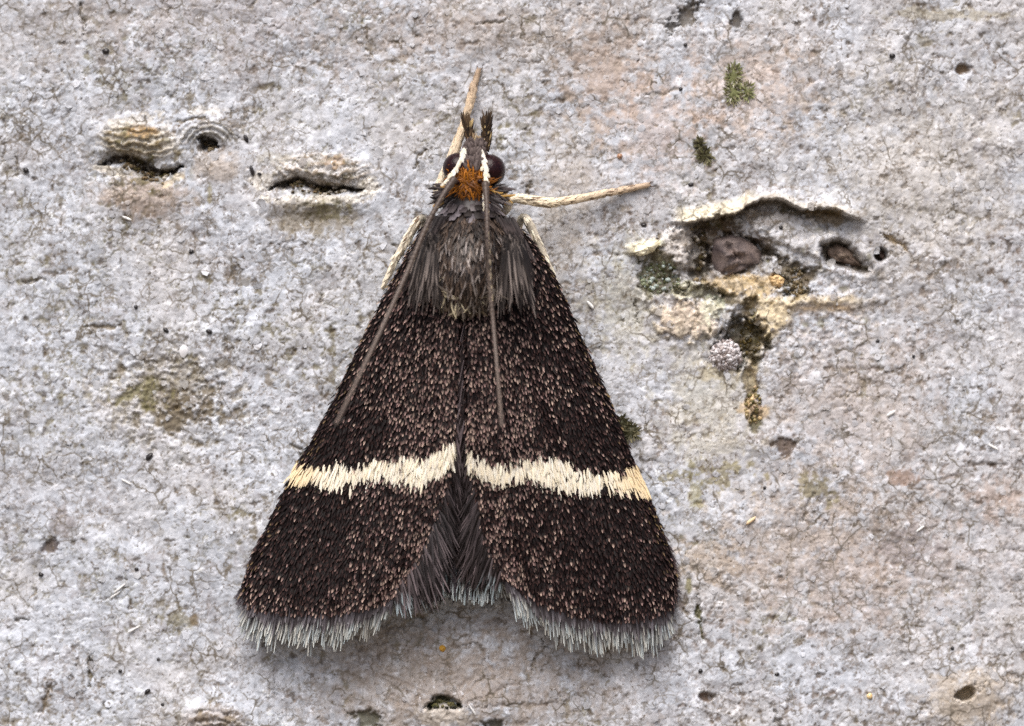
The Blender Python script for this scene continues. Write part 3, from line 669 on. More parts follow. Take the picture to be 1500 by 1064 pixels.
def wing(key):
    w = WINGS[key]; sx = w['sx']; r = np.random.default_rng(40 + sx)
    cu0 = smooth_curve(w['costa'], 120); cu1 = smooth_curve(w['inner'], 120); cv1 = smooth_curve(w['term'], 120)
    cv0 = smooth_curve([w['costa'][0], ((w['costa'][0][0] + w['inner'][0][0]) / 2, (w['costa'][0][1] + w['inner'][0][1]) / 2), w['inner'][0]], 120)
    def uv(a, t): return coons(cu0, cu1, cv0, cv1, a, t)
    def pt(a, t, off=0.0):
        q = uv(a, t); return P(q[..., 0], q[..., 1], wing_h(a, t, sx) + off)
    def frame(a, t):
        p = pt(a, t); da = pt(np.clip(a + .01, 0, 1), t) - pt(np.clip(a - .01, 0, 1), t); dt = pt(a, np.clip(t + .01, 0, 1)) - pt(a, np.clip(t - .01, 0, 1))
        n_ = np.cross(da, dt); n_ /= np.linalg.norm(n_, axis=1, keepdims=True); n_ *= np.sign(-n_[:, 1:2]); da /= np.linalg.norm(da, axis=1, keepdims=True); dt /= np.linalg.norm(dt, axis=1, keepdims=True)
        return p, da, dt, n_
    na, nt_ = 70, 36
    A, T = np.meshgrid(np.linspace(0, 1, na), np.linspace(0, 1, nt_), indexing='ij')
    top = pt(A, T, -.02).reshape(-1, 3); bot = pt(A, T, -.05).reshape(-1, 3); m = na * nt_
    g = np.arange(m).reshape(na, nt_); q = np.stack([g[:-1, :-1], g[:-1, 1:], g[1:, 1:], g[1:, :-1]], -1).reshape(-1, 4)
    rim = np.concatenate([g[0], g[1:, -1], g[-1, -2::-1], g[-2:0:-1, 0]]); rq = np.stack([rim, np.roll(rim, -1), np.roll(rim, -1) + m, rim + m], -1)
    wg = part('forewing', (np.concatenate([top, bot]), np.concatenate([q, q[:, ::-1] + m, rq]), np.tile(srgb(36, 26, 24), (2 * m, 1))), M_BODY,
              label='dark brown forewing with a cream crossband')
    # scale rows
    aa, tt = [], []
    rows = 122
    for i in range(rows):
        a = (i + .5) / rows; ends = uv(np.array([a, a]), np.array([0., 1.])); wd = np.linalg.norm(ends[1] - ends[0]); cnt = int(max(6, wd / 3.3))
        tq = (np.arange(cnt) + .5 * (i % 2) + r.uniform(-.4, .4, cnt)) / cnt
        aa.append(np.clip(a + r.normal(0, .35 / rows, cnt), 0, .995)); tt.append(np.clip(tq, .002, .998))
    a = np.concatenate(aa); t = np.concatenate(tt); q = uv(a, t); u, v = q[:, 0], q[:, 1]
    p, da, dt, n_ = frame(a, t)
    ytop = np.interp(u, [x for x, _ in w['top']], [y for _, y in w['top']]); ybot = np.interp(u, [x for x, _ in w['bot']], [y for _, y in w['bot']])
    jit = r.normal(0, 3.0, len(a)) + 4 * vnoise(u * .08, v * .02, 7)
    band = (v > ytop + jit - 2) & (v < ybot + jit - 7)
    inr = sstep(.90, .98, t)                                    # scales by the inner margin lean into the groove
    side = dt * (inr * .35)[:, None] + dt * r.normal(0, .13, len(a))[:, None]
    down = np.array([0, 0, -1.0]); wdn = (.62 * sstep(.0, .28, t))[:, None]; da = da * (1 - wdn) + down * wdn
    # dark scales, tips dusted pinkish brown, patchy
    dust = .5 + .5 * fbm(u * .016, v * .012, 3, 300 + sx) + .35 * (t > .45) * (a < .62) + .5 * np.exp(-(((1 - a) / .14) ** 2)) * np.exp(-(t / .2) ** 2) + .35 * (t > .75) * (a > .7)
    dust = dust - .35 * sstep(.66, .74, a) * sstep(.75, .3, t) * sstep(1, .85, a)
    dust = dust - .55 * sstep(.65, .2, t) * sstep(.3, .55, a) * sstep(1, .9, a)
    pale = r.random(len(a)) < np.clip(.09 + .45 * (dust + .5 * fbm(u * .03, v * .02, 2, 320 + sx)), .04, .8)
    c0 = srgb(15, 9, 9) * r.uniform(.6, 1.3, (len(a), 1))
    tipc = lerp(srgb(146, 118, 114), srgb(196, 172, 156), r.random((len(a), 1)) ** 1.5) * r.uniform(.35, 1.3, (len(a), 1))
    c1 = np.where(pale[:, None], tipc, lerp(srgb(30, 20, 20), srgb(92, 70, 66), r.random((len(a), 1)) ** 2.2))
    costal = sstep(.10, .0, t) * (r.random(len(a)) < .12); c1 = lerp(c1, srgb(150, 128, 92) * np.ones((len(a), 1)), costal[:, None])
    k = ~band
    part('dark_scales', straps(p[k], (da + side)[k], n_[k], r.uniform(9, 15, k.sum()) * PX, r.uniform(2.6, 4.2, k.sum()) * PX, np.abs(r.normal(.30, .14, k.sum())) + .10 * pale[k], c0[k], c1[k],
                               (.5, .95, 1, .8, .25), bend=-.35, ctip=.82), M_SCALE, wg, 'stuff')
    # cream band, longer overlapping scales laid twice
    kb = np.where(band)[0]; kb = np.concatenate([kb, kb, kb]); nbnd = len(kb)
    cb = lerp(srgb(248, 236, 208), srgb(252, 247, 232), r.random((nbnd, 1))) * r.uniform(.82, 1.03, (nbnd, 1)); edge = sstep(.25, 0, t[kb])[:, None]; cb = lerp(cb, srgb(244, 220, 172) * np.ones((nbnd, 1)), edge * .8)
    part('pale_band', straps(p[kb] + r.normal(0, .02, (nbnd, 3)), (da + side)[kb], n_[kb], r.uniform(11, 20, nbnd) * PX, r.uniform(2.4, 3.7, nbnd) * PX, np.abs(r.normal(.16, .05, nbnd)), np.clip(cb * .93, 0, .9), np.clip(cb, 0, .93),
                             (.6, 1, .9, .3), bend=-.7), M_PALE, wg, 'stuff', 'cream crossband of long narrow scales')
    # fringe along the outer margin: short grey row over a long row with white tips
    lst = []
    for layer, (cnt, l0, l1, wd, off) in enumerate(((420, 34, 56, (2.2, 3.6), -.05), (330, 28, 48, (2.0, 3.2), -.02), (420, 20, 35, (2.4, 4.0), .0))):
        s = np.sort(np.clip((np.arange(cnt) + r.uniform(-.4, .6, cnt)) / cnt, 0, 1)); av = np.full(cnt, .992)
        p, da, dt, n_ = frame(av, s)
        tilt = np.interp(s, [0, .06, .15, .5, 1], [-.75, -.3, -.02, .0, .12]) + r.normal(0, .11, cnt) + .12 * np.sin(s * 40 + layer)
        cl = np.round(s * 46 + .4 * np.sin(s * 90)); tuft = h2(cl, cl * 0 + layer, 5) - .5                      # clumped into little brushes
        d = da * np.cos(tilt)[:, None] + dt * np.sin(tilt)[:, None]; d[:, 2] -= np.interp(s, [0, .1, .3], [.2, .35, .25]); d[:, 0] *= np.interp(s, [0, .2, .6, 1], [1, .7, .35, .55])
        L = r.uniform(l0, l1, cnt) * (1 + .55 * tuft) * np.interp(s, [0, .04, .12, .8, 1], [.5, .6, 1, .98, .95])
        base = lerp(srgb(48, 42, 44), srgb(104, 99, 105), r.random((cnt, 1)) ** 1.8); white = lerp(srgb(206, 222, 226), srgb(242, 240, 228), r.random((cnt, 1)))
        if layer == 2: tip = lerp(srgb(70, 64, 66), srgb(150, 145, 150), r.random((cnt, 1)) ** 1.8); base = base * r.uniform(.35, .9, (cnt, 1))
        else:
            tip = white * r.uniform(.6, 1.0, (cnt, 1)) * (1 - .35 * (tuft[:, None] < -.25)); ap = (np.interp(s, [0, .03, .09], [1, 1, 0]))[:, None]; tip = lerp(tip, srgb(96, 86, 88) * np.ones((cnt, 1)), ap)
        lst.append(straps(p + n_ * off, d, n_, L * PX, r.uniform(*wd, cnt) * PX, r.normal(-.03, .06, cnt), base, np.clip(tip, 0, .9), (.7, 1, 1, .85, .3), bend=.3, ctip=.91, side=r.normal(0, .06, cnt)))
    # apex: soft grey hairs turning round the wing tip
    cnt = 150; s = r.uniform(.80, 1, cnt) ** .8; p, da, dt, n_ = frame(np.clip(s, 0, .99), np.full(cnt, .004))
    cc = lerp(srgb(70, 60, 62), srgb(120, 108, 106), r.random((cnt, 1)))
    lst.append(straps(p - n_ * .04, da - dt * r.uniform(.1, .5, (cnt, 1)), n_, r.uniform(14, 26, cnt) * PX, r.uniform(2.2, 3.6, cnt) * PX, r.normal(-.12, .1, cnt), cc * .7, cc, (.7, 1, .8, .2)))
    part('fringe', join(lst), M_FRINGE, wg, 'stuff', 'grey fringe with white tips')
    # hairs of the inner margin, laid herringbone over the groove
    lst = []
    cnt = 1700; s = r.uniform(.02, .985, cnt) ** .5; p, da, dt, n_ = frame(s, 1 - r.uniform(.002, 1, cnt) * np.interp(s, [0, .6, .75], [.035, .04, .08]))
    cc = lerp(srgb(26, 21, 21), srgb(100, 90, 92), r.random((cnt, 1)) ** 2.6) * (1 + .9 * sstep(.62, .5, s) + .35 * sstep(.65, .9, s))[:, None]
    d = da * 1.0; d[:, 0] = d[:, 0] * .25 + -sx * r.uniform(.2, .75, cnt); d[:, 2] = -1
    Lh = r.uniform(22, 44, cnt) * np.interp(s, [0, .6, .85, 1], [.8, 1.15, 2.0, 2.0]) * np.interp(s, [.86, 1], [1, .42])
    wt = (r.random((cnt, 1)) < .5) * sstep(.90, .96, s)[:, None]
    lst.append(straps(p + n_ * r.uniform(-.04, .06, (cnt, 1)), d, n_, Lh * PX, r.uniform(2.0, 3.6, cnt) * PX, r.normal(.10, .07, cnt), cc * .8, lerp(cc * 1.5, srgb(196, 214, 220) * np.ones((cnt, 1)), wt), (.7, 1, .9, .7, .15), ctip=.86))
    part('inner_fringe', join(lst), M_FRINGE, wg, 'stuff', 'long dark hairs along the inner edge')
    return wg
wing('L'); wing('R')

# hindwing fringe showing in the notch between the forewings
r = np.random.default_rng(60)
for sx, (ua, ub) in ((-1, (598, 671)), (1, (677, 722))):
    cnt = 300; x = r.uniform(0, 1, cnt); u0 = lerp(ua, ub, x); v0 = np.where(sx < 0, 808 + 22 * (1 - x), 811 + 5 * x) + r.uniform(-90, 6, cnt)
    p = P(u0, v0, .64 + r.uniform(-.05, .08, cnt)); d = np.stack([r.normal(.10 * sx * -.6, .10, cnt), 0 * x, -np.ones(cnt)], 1)
    cc = lerp(srgb(30, 25, 26), srgb(78, 72, 78), r.random((cnt, 1)) ** 2.2); wt = lerp(srgb(180, 200, 206), srgb(226, 232, 230), r.random((cnt, 1)))
    vend = np.where(sx < 0, np.interp(u0, [598, 640, 671], [880, 872, 868]), np.interp(u0, [677, 700, 722], [872, 870, 880])) + r.normal(0, 7, cnt)
    v1 = straps(p, d, np.tile(OUT, (cnt, 1)), np.clip(vend - v0, 20, 200) * PX, r.uniform(2.6, 4.2, cnt) * PX, r.normal(-.04, .05, cnt), cc, np.where(r.random((cnt, 1)) < .5, wt, cc * 1.5), (.8, 1, 1, 1, 1, .95, .8, .3), ctip=.98)
    # membrane of the hindwing tucked below
    gu = np.linspace(ua - 30 * (sx < 0), ub + 30 * (sx > 0), 14); gv = np.linspace(640, 838, 16); GU, GV = np.meshgrid(gu, gv)
    hm = P(GU, GV, .56 + .03 * np.sin(GU * .12)).reshape(-1, 3); g = np.arange(14 * 16).reshape(16, 14)
    hw = part('hindwing', (hm, np.stack([g[:-1, :-1], g[:-1, 1:], g[1:, 1:], g[1:, :-1]], -1).reshape(-1, 4), np.tile(srgb(40, 34, 36), (14 * 16, 1))), M_BODY)
    part('fringe', v1, M_FRINGE, hw, 'stuff', 'dark grey fringe with pale tips')

# shoulder tufts (tegulae)
for sx, uc in ((-1, 628), (1, 752)):
    cnt = 330; x = r.uniform(-1, 1, cnt); y = r.uniform(0, 1, cnt)
    u0 = uc + 20 * x + sx * -4 * (1 - y); v0 = 338 + 60 * y + 8 * np.abs(x)
    hh = 1.36 + .16 * np.sqrt(np.clip(1 - x ** 2, 0, 1)) + .10 * np.sin(np.pi * y) - .06 * (sx * x > .3)
    p = P(u0, v0, hh); d = np.stack([sx * .10 + r.normal(0, .08, cnt) + .12 * x, .12 + 0 * x, -np.ones(cnt)], 1); nn = np.stack([.35 * x, -np.ones(cnt), 0 * x], 1); nn /= np.linalg.norm(nn, axis=1, keepdims=True)
    cc = lerp(srgb(28, 22, 20), srgb(132, 122, 116), r.random((cnt, 1)) ** 3)
    part('tegula', straps(p, d, nn, r.uniform(26, 66, cnt) * PX, r.uniform(2.0, 3.8, cnt) * PX, r.normal(.06, .06, cnt), cc * .7, cc * 1.3, (.6, 1, 1, .8, .2), ctip=.55), M_HAIR, label='shoulder tuft of long grey-brown scales')
    cnt = 320; x = r.uniform(-1, 1, cnt); y = r.uniform(0, 1, cnt); u0 = 690 + sx * (46 + 26 * y) + 14 * x; v0 = 316 + 50 * y
    p = P(u0, v0, 1.22 + .18 * np.sqrt(np.clip(1 - x ** 2, 0, 1)) - .03 * x * sx); d = np.stack([sx * .45 + r.normal(0, .12, cnt), 0 * x, -np.ones(cnt)], 1)
    cc = lerp(srgb(38, 32, 31), srgb(78, 68, 66), r.random((cnt, 1)) ** 1.5)
    part('shoulder_scales', straps(p, d, np.tile(OUT, (cnt, 1)), r.uniform(14, 24, cnt) * PX, r.uniform(2.4, 4.2, cnt) * PX, r.normal(.14, .07, cnt), cc * .7, cc * 1.2), M_HAIR, kind='stuff')

# head
def ball(c, rx, ry, rz, col, nu=28, nv=18, facets=0.0):
    th = np.linspace(0, np.pi, nv); ph = np.linspace(0, 2 * np.pi, nu, endpoint=False); TH_, PH = np.meshgrid(th, ph, indexing='ij')
    v = np.stack([rx * np.sin(TH_) * np.cos(PH), -ry * np.cos(TH_), rz * np.sin(TH_) * np.sin(PH)], -1).reshape(-1, 3) + c
    g = np.arange(nu * nv).reshape(nv, nu); g2 = np.roll(g, -1, 1)
    return v, np.stack([g[:-1], g[1:], g2[1:], g2[:-1]], -1).reshape(-1, 4), np.tile(col, (len(v), 1))
M_EYE = bpy.data.materials.new('eye'); M_EYE.use_nodes = True
nt = M_EYE.node_tree; b = nt.nodes['Principled BSDF']
b.inputs['Roughness'].default_value = .12; b.inputs['Specular IOR Level'].default_value = .2
tc = nt.nodes.new('ShaderNodeTexCoord'); vo = nt.nodes.new('ShaderNodeTexVoronoi'); vo.inputs['Scale'].default_value = 42
nt.links.new(tc.outputs['Object'], vo.inputs['Vector'])
cr = nt.nodes.new('ShaderNodeValToRGB'); cr.color_ramp.elements[0].color = (.030, .008, .009, 1); cr.color_ramp.elements[1].color = (.010, .003, .004, 1); cr.color_ramp.elements[1].position = .7
nt.links.new(vo.outputs['Distance'], cr.inputs[0]); nt.links.new(cr.outputs[0], b.inputs['Base Color'])
bp = nt.nodes.new('ShaderNodeBump'); bp.invert = True; bp.inputs['Strength'].default_value = .35; bp.inputs['Distance'].default_value = .01
nt.links.new(vo.outputs['Distance'], bp.inputs['Height']); nt.links.new(bp.outputs[0], b.inputs['Normal'])
for u, v, rr in ((670.5, 247, 22), (718, 250, 22.5)):
    part('eye', ball(P(u, v, .92), rr * PX, rr * PX * 1.05, rr * PX * 1.05, srgb(30, 10, 12), 40, 26), M_EYE, label='glossy dark burgundy eye')
# frons scales, orange crown, white brow stripes
r = np.random.default_rng(70)
cnt = 150; u0 = 695 + r.uniform(-14, 14, cnt); v0 = r.uniform(212, 250, cnt)
p = P(u0, v0, np.interp(v0, [210, 225, 250], [.86, 1.08, 1.27]) - .0006 * (u0 - 695) ** 2); cc = lerp(srgb(70, 60, 58), srgb(120, 108, 104), r.random((cnt, 1)))
part('forehead_scales', straps(p, np.stack([r.normal(0, .3, cnt), 0 * u0, np.ones(cnt)], 1), np.tile(OUT, (cnt, 1)), r.uniform(8, 13, cnt) * PX, r.uniform(3, 5, cnt) * PX, r.normal(.1, .08, cnt), cc * .7, cc), M_HAIR, kind='stuff', label='grey brown scales of the forehead')
cnt = 420; ang = r.uniform(0, 2 * np.pi, cnt); rr = np.sqrt(r.random(cnt)); u0 = 690 + 25 * rr * np.cos(ang); v0 = 267 + 21 * rr * np.sin(ang)
p = P(u0, v0, 1.24 - .10 * rr ** 2 + r.uniform(-.03, .02, cnt)); d = np.stack([.5 * np.cos(ang) * rr + r.normal(0, .75, cnt), 0 * ang, r.normal(.15, .75, cnt)], 1)
cc = lerp(srgb(96, 52, 10), srgb(206, 128, 28), r.random((cnt, 1)) ** 1.2)
part('crown_tuft', straps(p, d, np.tile(OUT, (cnt, 1)), r.uniform(10, 24, cnt) * PX, r.uniform(1.5, 2.8, cnt) * PX, np.abs(r.normal(.35, .22, cnt)), cc * .55, cc, (.7, 1, .8, .6, .15), bend=-1.4, side=r.normal(0, .7, cnt)), M_HAIR, kind='stuff', label='orange brown tuft on the crown of the head')
for poly in ([(684, 217), (676, 232), (669, 246), (660, 259), (652, 268)], [(704, 221), (709, 236), (711, 252), (713, 268), (711, 284), (709, 300)]):
    cnt = 60; c = smooth_curve(poly, cnt); c = c + r.normal(0, 1.1, c.shape); dr = np.gradient(smooth_curve(poly, cnt), axis=0)
    hh = np.interp(c[:, 1], [215, 235, 255, 275, 300], [1.0, 1.19, 1.33, 1.36, 1.4]); p = P(c[:, 0], c[:, 1], hh)
    cc = lerp(srgb(236, 226, 200), srgb(250, 248, 240), r.random((cnt, 1)))
    part('brow_stripe', straps(p, np.stack([dr[:, 0] + r.normal(0, .25, cnt), 0 * dr[:, 0], -dr[:, 1]], 1), np.tile(OUT, (cnt, 1)), r.uniform(6, 9, cnt) * PX, np.interp(np.arange(cnt), [0, cnt * .3, cnt], [4.6, 4.6, 2.2]) * PX, r.normal(.15, .12, cnt), cc * .95, cc, (.7, 1, 1, .6)), M_PALE, label='white stripe of scales beside the eye')
for u, v in ((670, 267), (703, 266)):
    part('ocellus', ball(P(u, v, 1.27), 3.6 * PX, 3.2 * PX, 3.6 * PX, srgb(24, 16, 12), 14, 9), M_EYE)
# neck ruff behind the eyes
cnt = 120; sgn = np.sign(r.normal(0, 1, cnt)); u0 = 691 + sgn * r.uniform(20, 42, cnt); v0 = r.uniform(272, 296, cnt)
p = P(u0, v0, .95 + r.uniform(0, .14, cnt)); cc = lerp(srgb(40, 34, 34), srgb(92, 84, 84), r.random((cnt, 1)) ** 1.4); yl = r.random((cnt, 1)) < .14; cc = np.where(yl, srgb(190, 150, 84), cc)
part('neck_ruff', straps(p, np.stack([sgn * r.uniform(.4, 1.3, cnt), -.2 + 0 * u0, r.uniform(-.9, .25, cnt)], 1), np.tile(OUT, (cnt, 1)), r.uniform(14, 26, cnt) * PX, r.uniform(2.5, 5, cnt) * PX, r.normal(.15, .15, cnt), cc * .7, cc, (.6, 1, 1, .4)), M_HAIR, kind='stuff')
# palps
for base, tip, wd in (((689, 216, .72), (684, 180, .78), 6.5), ((711, 222, .78), (713, 178, .92), 8.0)):
    path = smooth_curve([base, ((base[0] + tip[0]) / 2 + .5, (base[1] + tip[1]) / 2, base[2] + .02), tip], 16); pp = P(path[:, 0], path[:, 1], path[:, 2])
    lst = [tube(pp, np.linspace(5.5, 2.0, 16) * PX, 8, srgb(54, 42, 34))]
    cnt = 130; q = r.integers(0, 15, cnt); xx = r.uniform(-1, 1, cnt); p = pp[q] + np.stack([xx * wd * .75 * PX, -np.sqrt(1 - xx ** 2) * 4 * PX, r.normal(0, 1, cnt) * PX], 1)
    cc = lerp(srgb(34, 26, 22), srgb(104, 84, 62), r.random((cnt, 1)) ** 1.8); cc = np.where(r.random((cnt, 1)) < .08, srgb(206, 180, 128), cc)
    d = np.stack([xx * .22 + (tip[0] - base[0]) * .015 + r.normal(0, .08, cnt), r.normal(0, .15, cnt), np.ones(cnt)], 1)
    lst.append(straps(p, d, np.tile(OUT, (cnt, 1)), r.uniform(9, 16, cnt) * PX * (1 + .35 * (q > 11)), r.uniform(1.8, 3.4, cnt) * PX, r.normal(.06, .1, cnt), cc * .75, cc, (.6, 1, .8, .2)))
    part('palp', join(lst), M_HAIR, label='bushy dark brown palp')
# proboscis base between the palps
cnt = 40; u0 = r.uniform(692, 708, cnt); v0 = r.uniform(205, 217, cnt); cc = lerp(srgb(150, 120, 90), srgb(206, 186, 150), r.random((cnt, 1)))
part('face_hair', straps(P(u0, v0, .75 + r.uniform(0, .1, cnt)), np.stack([r.normal(0, .8, cnt), 0 * u0, r.uniform(.2, 1, cnt)], 1), np.tile(OUT, (cnt, 1)), r.uniform(7, 13, cnt) * PX, r.uniform(1.6, 3, cnt) * PX, .1, cc * .6, cc, (.7, 1, .8, .2)), M_HAIR, kind='stuff')
# antennae: ringed filaments laid back over the wings, tips lifted off
for pts, w0 in (([(666, 262, 1.42), (650, 285, 1.62), (628, 325, 1.85), (596, 400, 2.25), (560, 480, 2.8), (524, 556, 3.5), (492, 622, 4.3)], 4.3),
                ([(711, 268, 1.45), (713, 300, 1.75), (714, 350, 2.0), (717, 410, 2.05), (723, 480, 2.25), (729, 550, 2.8), (735, 625, 3.9)], 4.0)):
    m = 170; c = smooth_curve(pts, m); pp = P(c[:, 0], c[:, 1], c[:, 2]); t = np.linspace(0, 1, m); ring = np.abs(np.sin(np.arange(m) * np.pi / 3.0))
    rad = w0 * PX * np.interp(t, [0, .03, .06, .5, 1], [1.5, 1.4, 1.0, .85, .5]) * (.86 + .16 * ring)
    col = lerp(srgb(66, 54, 47), srgb(104, 92, 84), (t[:, None] * .8 + .2 * ring[:, None])); 
    lst = [tube(pp, rad, 10, col)]
    cnt = 420; q = r.integers(2, m - 4, cnt); xx = r.uniform(-.95, .95, cnt); tg = pp[np.clip(q + 2, 0, m - 1)] - pp[q]; sb = np.cross(tg, OUT); sb /= np.linalg.norm(sb, axis=1, keepdims=True)
    nn = OUT * np.sqrt(1 - xx ** 2)[:, None] + sb * xx[:, None]; p = pp[q] + nn * (rad[q] * .95)[:, None]
    cc = lerp(srgb(46, 38, 34), srgb(140, 126, 114), r.random((cnt, 1)) ** 2.4) ; edge = (xx < -.55)[:, None] * (t[q] < .5)[:, None] * (r.random((cnt, 1)) < .5); cc = lerp(cc, srgb(206, 190, 160) * np.ones((cnt, 1)), edge * .8)
    lst.append(straps(p, tg, nn, r.uniform(6, 9, cnt) * PX, r.uniform(1.8, 3.0, cnt) * PX * np.interp(t[q], [0, 1], [1, .6]), .1, cc * .8, cc, (.6, 1, .9, .4)))
    part('antenna', join(lst), M_HAIR, label='thin ringed grey brown antenna')

# legs
def leg(paths, label, spurs=()):
    root = None
    for name, pts, wid, c0, c1 in paths:
        m = 46; c = smooth_curve(pts, m); t = np.linspace(0, 1, m); rad = np.interp(t, np.linspace(0, 1, len(wid)), wid) * .5 * PX
        seg = 1 + .10 * (np.abs(np.sin(t * np.pi * 5)) < .25) * (name == 'tarsus'); pp = P(c[:, 0], c[:, 1], c[:, 2])
        spk = vnoise(c[:, 0] * .4, c[:, 1] * .4, 3)[:, None]; col = lerp(np.asarray(c0), np.asarray(c1), t[:, None]) * (1 - .25 * np.clip(spk, 0, 1)) * (1 - .85 * np.exp(-((c[:, :2] - np.array([[617, 321] if c[0, 0] < 690 else [767, 319]])) ** 2).sum(1) / 9.0))[:, None]
        lst = [tube(pp, rad * seg, 12, col)]
        cnt = int((.3 if 'middle' in label else 1) * (60 + 1.2 * np.hypot(*(np.array(pts[-1][:2]) - np.array(pts[0][:2]))))); q = r.integers(0, m - 3, cnt); xx = r.uniform(-1, 1, cnt); tg = pp[q + 2] - pp[q]; sb = np.cross(tg, OUT); sb /= np.linalg.norm(sb, axis=1, keepdims=True) + 1e-9
        nn = OUT * np.sqrt(1 - xx ** 2)[:, None] + sb * xx[:, None]; p = pp[q] + nn * (rad[q] * .99)[:, None]
        cc = lerp(np.asarray(c0), np.asarray(c1), t[q][:, None]) * r.uniform(.82, 1.08, (cnt, 1)); cc = np.where(r.random((cnt, 1)) < .05, srgb(120, 98, 76), cc)
        lst.append(straps(p, tg, nn, r.uniform(7, 13, cnt) * PX, r.uniform(2.4, 4, cnt) * PX, .03, np.clip(cc, 0, .88), np.clip(cc, 0, .88), (.6, 1, .9, .3)))
        if name == 'tarsus':      # claws
            e = pp[-1]; d0 = pp[-1] - pp[-4]; d0 /= np.linalg.norm(d0)
            for sg in (-1, 1):
                sb1 = np.cross(d0, OUT); k = np.linspace(0, 1, 6)[:, None]; lst.append(tube(e + d0 * k * .09 + sb1 * sg * .05 * np.sin(k * 2) - OUT * .04 * k ** 2, np.linspace(1.2, .3, 6) * PX, 6, srgb(80, 58, 40)))
        o = part(name, join(lst), M_LEG, moth if root is None else root, label=label if root is None else None)
        root = root or o
cream, tan, dim = srgb(240, 228, 204), srgb(218, 198, 168), srgb(178, 154, 130)
def hb(u, v, k): return float(bark_h(u, v)) + k
leg([('leg', [(648, 300, .55), (640, 284, .75), (648, 262, .72), (662, 230, .62), (678, 188, .45)], [10, 13, 14, 14, 12], cream, tan),
     ('tarsus', [(677, 190, .45), (686, 160, .28), (694, 128, hb(694, 128, .08)), (701, 104, hb(701, 104, .05))], [11, 9.5, 8.5, 7.5], tan, dim)], 'pale front leg stretched past the head')
leg([('leg', [(728, 318, .45), (741, 308, .6), (750, 292, .72), (772, 293, .62), (800, 297, .50), (818, 296, .42)], [11, 12, 13, 14, 15, 11], cream, srgb(234, 218, 188)),
     ('tarsus', [(812, 297, .42), (845, 292, .30), (880, 285, .22), (915, 278, hb(915, 278, .08)), (950, 271, hb(950, 271, .05))], [11, 11, 10, 8.5, 7], srgb(230, 212, 182), dim)], 'pale front leg reaching out sideways')
leg([('leg', [(616, 352, .22), (622, 334, .42), (617, 320, .66), (604, 338, .56), (588, 366, .38), (574, 392, .20), (560, 424, hb(560, 424, .1))], [9, 11, 13, 12, 11, 9, 6], srgb(244, 234, 212), cream)], 'cream middle leg folded under the wing edge')
leg([('leg', [(762, 352, .22), (760, 332, .42), (767, 318, .66), (778, 334, .56), (790, 360, .40), (806, 396, .22), (818, 424, hb(818, 424, .1))], [9, 11, 13, 12, 11, 9, 6], srgb(244, 234, 212), cream)], 'cream middle leg folded under the wing edge')

# ------------------------------------------------------------------ small things lodged on the bark
def chip(name, poly, htop, col, col2, label, cat, group=None, mat=M_CHIP, seed=1, sink=.12, rings=7, rough=.05, facet=0.0, m=36, smooth=True):
    rr = np.random.default_rng(seed); poly = np.array(poly, float); cen = poly.mean(0); closed = np.vstack([poly, poly[:1]])
    L = np.concatenate([[0], np.cumsum(np.hypot(*(np.diff(closed, axis=0).T)))]); s = np.linspace(0, L[-1], m, endpoint=False)
    edge = np.stack([np.interp(s, L, closed[:, 0]), np.interp(s, L, closed[:, 1])], 1) + rr.normal(0, .6, (m, 2))
    base = float(bark_h(*cen)); vs, cs = [], []
    for k in range(rings + 2):
        f = min(1, k / rings); q = cen + (edge - cen) * max(f, .02)
        hh = base + htop * (1 - .55 * f ** 3) + rough * 1.6 * vnoise(q[:, 0] * .11 + seed, q[:, 1] * .11, seed) + rough * vnoise(q[:, 0] * .3, q[:, 1] * .3, seed + 1)
        hh = hh + facet * (q[:, 0] - cen[0]) * .01
        if k == rings + 1: q = cen + (edge - cen) * 1.04; hh = np.minimum(np.full(m, base - sink), bark_h(q[:, 0], q[:, 1]) - sink)
        vs.append(P(q[:, 0], q[:, 1], hh)); w = np.clip(.5 + .9 * fbm(q[:, 0] * .07, q[:, 1] * .07, 3, seed + 5), 0, 1)[:, None]; cs.append(lerp(np.asarray(col), np.asarray(col2), w))
    g = np.arange((rings + 2) * m).reshape(rings + 2, m); g2 = np.roll(g, -1, 1)
    o = mesh_obj(name, np.concatenate(vs), np.stack([g[:-1], g[1:], g2[1:], g2[:-1]], -1).reshape(-1, 4), mat, None, np.concatenate(cs), smooth)
    return tag(o, label, cat, group)

chip('bark_chip', [(1046, 351), (1075, 344), (1098, 352), (1116, 372), (1112, 386), (1086, 396), (1052, 408), (1042, 386)], .30, srgb(72, 63, 64), srgb(150, 134, 126), 'angular purple-brown bark chip wedged in the torn scar', 'bark chip', seed=3, rough=.13, rings=5, m=16, smooth=False)
chip('bark_chip', [(1210, 364), (1226, 357), (1244, 364), (1256, 378), (1268, 392), (1240, 388), (1216, 381)], .20, srgb(92, 74, 64), srgb(140, 124, 110), 'elongated brown bark chip filling a pit beside the scar', 'bark chip', seed=4, rough=.07, rings=4, m=16, smooth=False)
chip('bark_chip', [(1286, 368), (1294, 366), (1299, 374), (1294, 381), (1286, 379)], .14, srgb(78, 62, 56), srgb(104, 86, 78), 'tiny round brown chip in a small pit by the scar', 'bark chip', seed=5, rough=.04)
chip('bark_chip', [(1127, 406), (1140, 402), (1149, 410), (1146, 420), (1132, 420)], .10, srgb(206, 168, 116), srgb(222, 192, 144), 'small orange-tan crumb inside the scar', 'crumb', seed=6, rough=.03)
chip('bark_flap', [(928, 370), (944, 358), (964, 352), (968, 358), (956, 369), (938, 376)], .18, srgb(246, 240, 214), srgb(232, 222, 190), 'cream loose flap of bark above the olive lichen crust', 'bark flap', seed=7, rough=.03)
